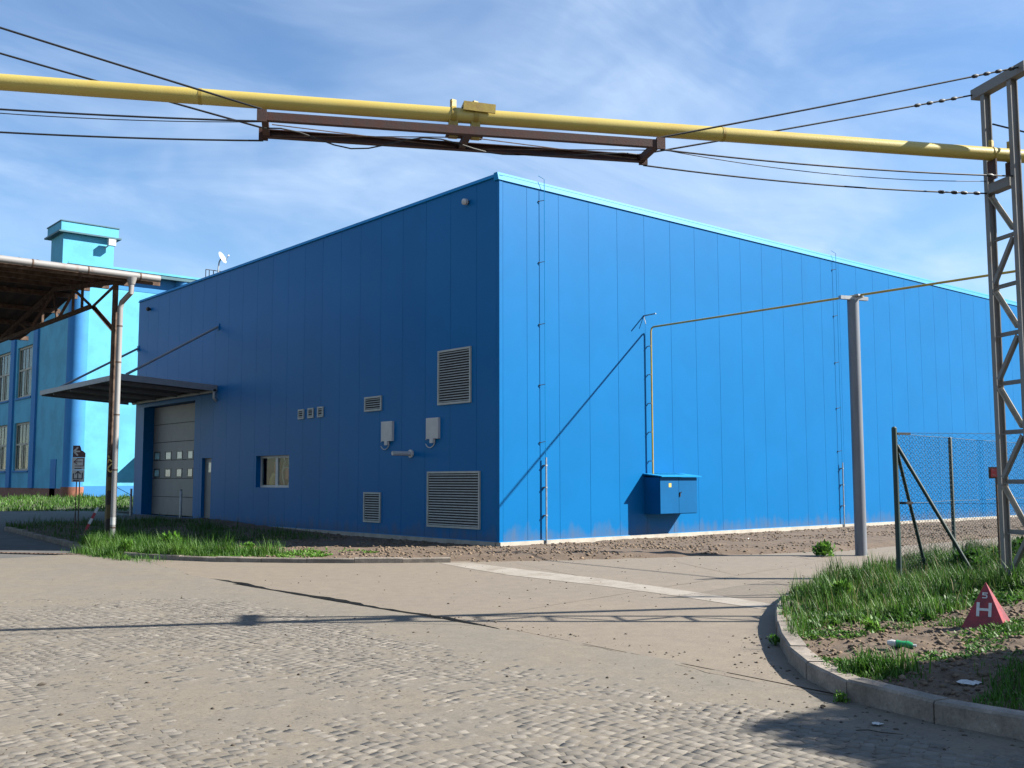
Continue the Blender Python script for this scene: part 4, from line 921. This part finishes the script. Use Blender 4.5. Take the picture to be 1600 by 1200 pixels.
dc = Vector((14.2, 47, 16.85)); dn_ = Vector((.55, -.72, .42)).normalized(); dx_ = dn_.cross(Vector((0, 0, 1))).normalized(); dy_ = dx_.cross(dn_)
m = MB(); rings = [(0, -.12), (.18, -.10), (.33, -.05), (.44, 0)]
m.v = [tuple(dc+dn_*rings[0][1])]
for r, h in rings[1:]: m.v += [tuple(dc+dn_*h+(dx_*math.cos(a)+dy_*math.sin(a))*r) for a in np.linspace(0, 2*math.pi, 20, False)]
m.f = [(0, 1+i, 1+(i+1) % 20) for i in range(20)]
for q in (1, 21): m.f += [(q+i, q+20+i, q+20+(i+1) % 20, q+(i+1) % 20) for i in range(20)]
m.build('reflector', 'white_plastic', t, smooth=True)
MB().tube([dc-dn_*.12, Vector((14.0, 47.1, 16.5)), Vector((13.9, 47, 16.0)), Vector((13.9, 47, TH+.2))], .05, 8).build('mast', 'galv', t, smooth=True)
MB().tube([dc-dy_*.42, dc+dn_*.42-dy_*.1], .02, 6).build('feed_arm', 'galv', t); MB().box((-.05, -.05, -.05), (.05, .05, .05), Matrix.Translation(dc+dn_*.45-dy_*.08)).build('receiver', 'white_plastic', t)
t = thing('roof_railing', 'small dark roof railing beside the satellite dish', 'railing', (13.3, 47, TH+.28))
for x in (13.1, 13.35, 13.65, 14.5): MB().tube([(x, 47.2, TH+.28), (x, 47.2, 15.9)], .03, 6).build('upright', 'cable', t)
MB().tube([(13.1, 47.2, 15.9), (14.5, 47.2, 15.9)], .03, 6).build('rail', 'cable', t)

# ================================================================== VEGETATION
def blades(name, roots, hmin, hmax, wid, mat, label, bend=.45, parent=None, flat=0.):
    P = np.array(roots); n = len(P); cl_ = np.array([nz(x, y, 1.6, 12.)+.6*nz(x, y, 4.5, 19.) for x, y in P[:, :2]]); h = (hmin+(hmax-hmin)*RNG.random(n)**1.3)*np.clip(.85+1.1*cl_, .35, 1.7)
    a = RNG.random(n)*2*np.pi; b = bend*(.3+RNG.random(n)); dx = np.cos(a); dy = np.sin(a); px_ = -dy; py_ = dx; w_ = wid*(.6+.8*RNG.random(n))
    def ring(t, ws): 
        o = b*h*t*t; z = h*t*(1-.25*t*b)
        c = np.stack([P[:, 0]+dx*o, P[:, 1]+dy*o, P[:, 2]-.01+z], 1); s = np.stack([px_*w_*ws, py_*w_*ws, np.zeros(n)], 1)
        return c-s, c+s
    l0, r0 = ring(0, .5); l1, r1 = ring(.5, .5); l2, _ = ring(1., 0.)
    V = np.stack([l0, r0, r1, l1, l2], 1).reshape(-1, 3); q = np.arange(n)*5
    me = bpy.data.meshes.new(name); nq = n
    Fq = np.stack([q, q+1, q+2, q+3], 1); Ft = np.stack([q+3, q+2, q+4], 1)
    loops = np.concatenate([Fq.ravel(), Ft.ravel()]); me.vertices.add(len(V)); me.vertices.foreach_set('co', V.astype(np.float32).ravel())
    me.loops.add(len(loops)); me.loops.foreach_set('vertex_index', loops.astype(np.int32)); me.polygons.add(2*n)
    me.polygons.foreach_set('loop_start', np.concatenate([np.arange(n)*4, 4*n+np.arange(n)*3]).astype(np.int32)); me.polygons.foreach_set('loop_total', np.concatenate([np.full(n, 4), np.full(n, 3)]).astype(np.int32))
    me.update(calc_edges=True); me.materials.append(MATS[mat])
    at = me.attributes.new('tint', 'FLOAT', 'POINT'); at.data.foreach_set('value', np.repeat(RNG.random(n), 5).astype(np.float32))
    o = bpy.data.objects.new(name, me); COL.objects.link(o); o.parent = parent
    if label: tag(o, label, None, kind='stuff')
    return o
def roots(n, x0, x1, y0, y1, h, dens):
    out = []; k = 0
    while len(out) < n and k < n*25:
        k += 1; x = random.uniform(x0, x1); y = random.uniform(y0, y1); z = h(x, y)
        if z is None: continue
        if random.random() < dens(x, y): out.append((x, y, z))
    return out
KRP = np.array(KR)
def dK(x, y): return float(edist(np.array([x]), np.array([y]), KR, False)[0])
def isl_d(x, y):
    # tall grass along the back of the island, thin tufts on the open soil near the kerb
    s = (y+13.35)+.55*(x+6.0)*.62; v = nz(x, y, .9, 41)*.8+nz(x, y, 2.6, 43)*.5
    return float(sm(-.35, .75, s+v*.9))
blades('tall_grass', roots(60000, -7.2, 4.5, -15.2, -10.1, HI, lambda x, y: isl_d(x, y)*(.25+.75*float(sm(-.35, .3, nz(x, y, 1.7, 3))))), .05, .27, .0075, 'grass', 'tall uncut green grass at the back of the island')
blades('tall_grass', roots(16000, -4.5, 4.0, -15.5, -10.6, HI, lambda x, y: isl_d(x, y)*float(sm(.0, .35, nz(x, y, .8, 77)))), .12, .38, .009, 'grass_dark', 'darker dense grass round the fence foot')
blades('grass_tufts', roots(5200, -9, -5, -17, -12, HI, lambda x, y: float(sm(.18, .42, nz(x, y, 1.5, 91)))*(.06 if -8.9 < x < -6.3 and -15.5 < y < -13.7 else 1)), .02, .12, .008, 'grass', 'thin grass tufts scattered on the island soil')
blades('grass_tufts', roots(1300, -8.75, -7.9, -15.2, -14.2, HI, lambda x, y: math.exp(-((x+8.38)**2+(y+14.72)**2)/.035)), .05, .20, .010, 'grass', 'bright grass tuft behind the kerb bend')
blades('dry_stems', roots(2600, -7.4, 4.0, -15.2, -10.3, HI, lambda x, y: isl_d(x, y)), .10, .40, .006, 'dry_grass', 'dry straw-coloured stems among the island grass', .3)
def leaflets(name, roots_, smin, smax, mat, label):
    V, Fc, T = [], [], []; nb = 0
    for (x, y, z) in roots_:
        for q in range(4):
            a = random.random()*6.283; e = random.uniform(.1, 1.0); ln = random.uniform(smin, smax); d = Vector((math.cos(a)*math.cos(e), math.sin(a)*math.cos(e), math.sin(e))); sd_ = Vector((-math.sin(a), math.cos(a), 0))*ln*.28
            b0 = Vector((x+random.gauss(0, .012), y+random.gauss(0, .012), z))
            V += [tuple(b0), tuple(b0+d*ln*.5+sd_), tuple(b0+d*ln), tuple(b0+d*ln*.5-sd_)]; Fc.append((nb, nb+1, nb+2, nb+3)); nb += 4; T += [random.random()]*4
    return tag(npmesh(name, np.array(V), np.array(Fc), mat, np.array(T)), label, None, kind='stuff')
leaflets('ground_cover', roots(7000, -9, -3, -17, -11.2, HI, lambda x, y: float(sm(-.05, .4, nz(x, y, 1.1, 103)+.4*nz(x, y, 4, 105)))), .015, .05, 'grass', 'low leafy ground cover creeping over the island soil')
leaflets('ground_cover', roots(9000, -6.5, 3.5, -14.5, -10.4, HI, lambda x, y: isl_d(x, y)*float(sm(-.1, .3, nz(x, y, 1.3, 113)))), .04, .11, 'grass_dark', 'broad-leaved plants mixed into the island grass')
leaflets('ground_cover', roots(5000, -7.6, -3.4, .0, 6.5, HB, lambda x, y: math.exp(-(float(edist(np.array([x]), np.array([y]), KL[3:10], False)[0])/1.3)**2)*float(sm(-.2, .3, nz(x, y, 1.3, 123)))), .02, .08, 'weed', 'low leafy plants along the left kerb')
def bed_d(x, y):
    d = float(edist(np.array([x]), np.array([y]), KL[3:10], False)[0]); v = nz(x, y, .8, 55)
    t = (y-x*.0); lim = .6+1.1*float(sm(-.5, 5, y))+.8*v
    return float(sm(lim+.5, lim-.4, d))*float(sm(.6, 1.9, y+.5*v))
blades('bed_grass', roots(22000, -7.7, -3.0, -.9, 7.5, HB, lambda x, y: bed_d(x, y)*(.3+.7*float(sm(-.3, .3, nz(x, y, 1.3, 8))))), .06, .36, .009, 'grass', 'sunlit grass growing along the left kerb')
blades('kerb_grass', [(x, y, GZ+.0) for x, y in ((random.gauss(-7.75, .22), random.gauss(4.3, .9)) for _ in range(3500)) if x > -8.2], .06, .34, .009, 'grass', 'grass spilling over the left kerb at the shed post')
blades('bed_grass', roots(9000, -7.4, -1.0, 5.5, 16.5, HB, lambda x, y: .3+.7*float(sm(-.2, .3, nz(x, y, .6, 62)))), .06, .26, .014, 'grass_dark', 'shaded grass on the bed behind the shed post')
def lawn_h(x, y):
    t = np.clip((y-(33-(x+6)*.5))/(44.5-(33-(x+6)*.5)), 0, 1); return .06+.44*float(t)
blades('lawn_grass', roots(14000, -9, 8, 29, 46, lambda x, y: lawn_h(x, y) if y > 33.2-(x+6)*.55 and not (x > TX-.3 and y > 44.6) else None, lambda x, y: .4+.6*float(sm(-.3, .2, nz(x, y, .5, 70)))), .06, .3, .03, 'grass', 'rough sunlit grass below the turquoise building')
# leafy weeds
def weed(lab, x, y, z, s, n, group=None, mat='weed'):
    t = thing('leafy_weed', lab, 'plant', (x, y, z), group); V, Fc, T = [], [], []; nb = 0
    for i in range(n*4):
        a = random.random()*6.283; e = random.uniform(-.2, 1.3); ln = s*random.uniform(.18, .45); wd = ln*.24; hb = random.random()**1.3*s*.75
        d = Vector((math.cos(a)*math.cos(e), math.sin(a)*math.cos(e), math.sin(e))); sd_ = Vector((-math.sin(a), math.cos(a), 0)); up = sd_.cross(d)
        q_ = s*(.34-.2*hb/s); b0 = Vector((x+random.gauss(0, q_), y+random.gauss(0, q_), z+hb))
        for q in (b0, b0+d*ln*.45+sd_*wd, b0+d*ln-up*ln*.2, b0+d*ln*.45-sd_*wd): V.append(tuple(q))
        Fc.append((nb, nb+1, nb+2, nb+3)); nb += 4; T += [random.random()]*4
    o = npmesh('foliage', np.array(V)-np.array([x, y, z]), np.array(Fc), mat, np.array(T)); o.parent = t
    MB().tube([(x, y, z-.05), (x, y, z+s*.6)], [.012, .005], 5).build('stem', mat, t)
WG = 'leafy weeds in the beds'
weed('bright green leafy weed at the foot of the pole', 3.95, -6.35, GZ+.02, .34, 90)
weed('leafy weed growing in the grass right behind the kerb end', -4.4, -12.0, HI(-4.4, -12.0), .28, 60, WG)
weed('leafy weed on bare soil near the pyramid marker', -6.5, -13.6, HI(-6.5, -13.6), .16, 40, WG)
weed('small weed sprouting at the foot of the kerb bend', -8.9, -14.75, GZ, .09, 40, WG)
weed('small weed sprouting at the kerb beside the driveway', -7.05, -12.85, GZ+.02, .11, 40, WG)
weed('broad weed clump at the right end of left bed', -5.6, 1.9, HB(-5.6, 1.9), .26, 90, WG)
weed('tall feathery weed beside the shed downpipe', -6.6, 3.8, HB(-6.6, 3.8), .42, 110, WG)
weed('low weed cushion spilling over the left kerb', -7.5, 4.0, HB(-7.3, 4.0) or GZ, .28, 90, WG)
for i, (x, y) in enumerate(((-.9, -11.9), (.4, -11.9), (1.6, -11.6))): weed(('dark bushy weed at the fence, nearest the corner post', 'dark bushy weed at the middle of the fence', 'dark bushy weed at the fence, farthest right')[i], x, y, HI(x, y), .36, 120, WG, 'grass_dark')

# unseen tree added at right to cast shade on the lower right corner
tr = thing('added_shade_tree', 'unseen broadleaf tree added to the right to shade the island corner', 'tree', (-2.4, -22.4, -.1)); TC = Vector((-2.25, -22.55, 5.0))
MB().tube([(-2.4, -22.4, -.4), (-2.35, -22.4, 1.5), (-2.3, -22.5, 3.2), (-2.25, -22.55, 5.2)], [.2, .15, .11, .05], 10).build('trunk', 'bark', tr, smooth=True)
for i in range(7):
    a = i*.9; e = TC+Vector((1.3*math.cos(a), 1.3*math.sin(a), random.uniform(-.4, 1.2))); MB().tube([(-2.1, -22.2, 2.6+i*.25), (Vector((-2.1, -22.2, 3.3))+e)/2, e], [.06, .045, .02], 6).build('limb', 'bark', tr, smooth=True)
n = 30000; u = RNG.normal(size=(n, 3)); u /= np.linalg.norm(u, axis=1)[:, None]; rr = RNG.random(n)**.42
lump = 1+.35*np.array([noise.noise(Vector(q)*1.7) for q in u])
c = np.array(TC)+u*(rr*lump)[:, None]*np.array([2.3, 2.3, 1.9]); d1 = RNG.normal(size=(n, 3)); d1 /= np.linalg.norm(d1, axis=1)[:, None]; d2 = np.cross(d1, RNG.normal(size=(n, 3))); d2 /= np.linalg.norm(d2, axis=1)[:, None]
V = np.stack([c-d1*.12, c+d2*.07, c+d1*.12, c-d2*.07], 1).reshape(-1, 3)-np.array([-2.4, -22.4, -.1])
o = npmesh('crown', V, np.arange(4*n).reshape(n, 4), 'tree_leaf', np.repeat(RNG.random(n), 4)); o.parent = tr
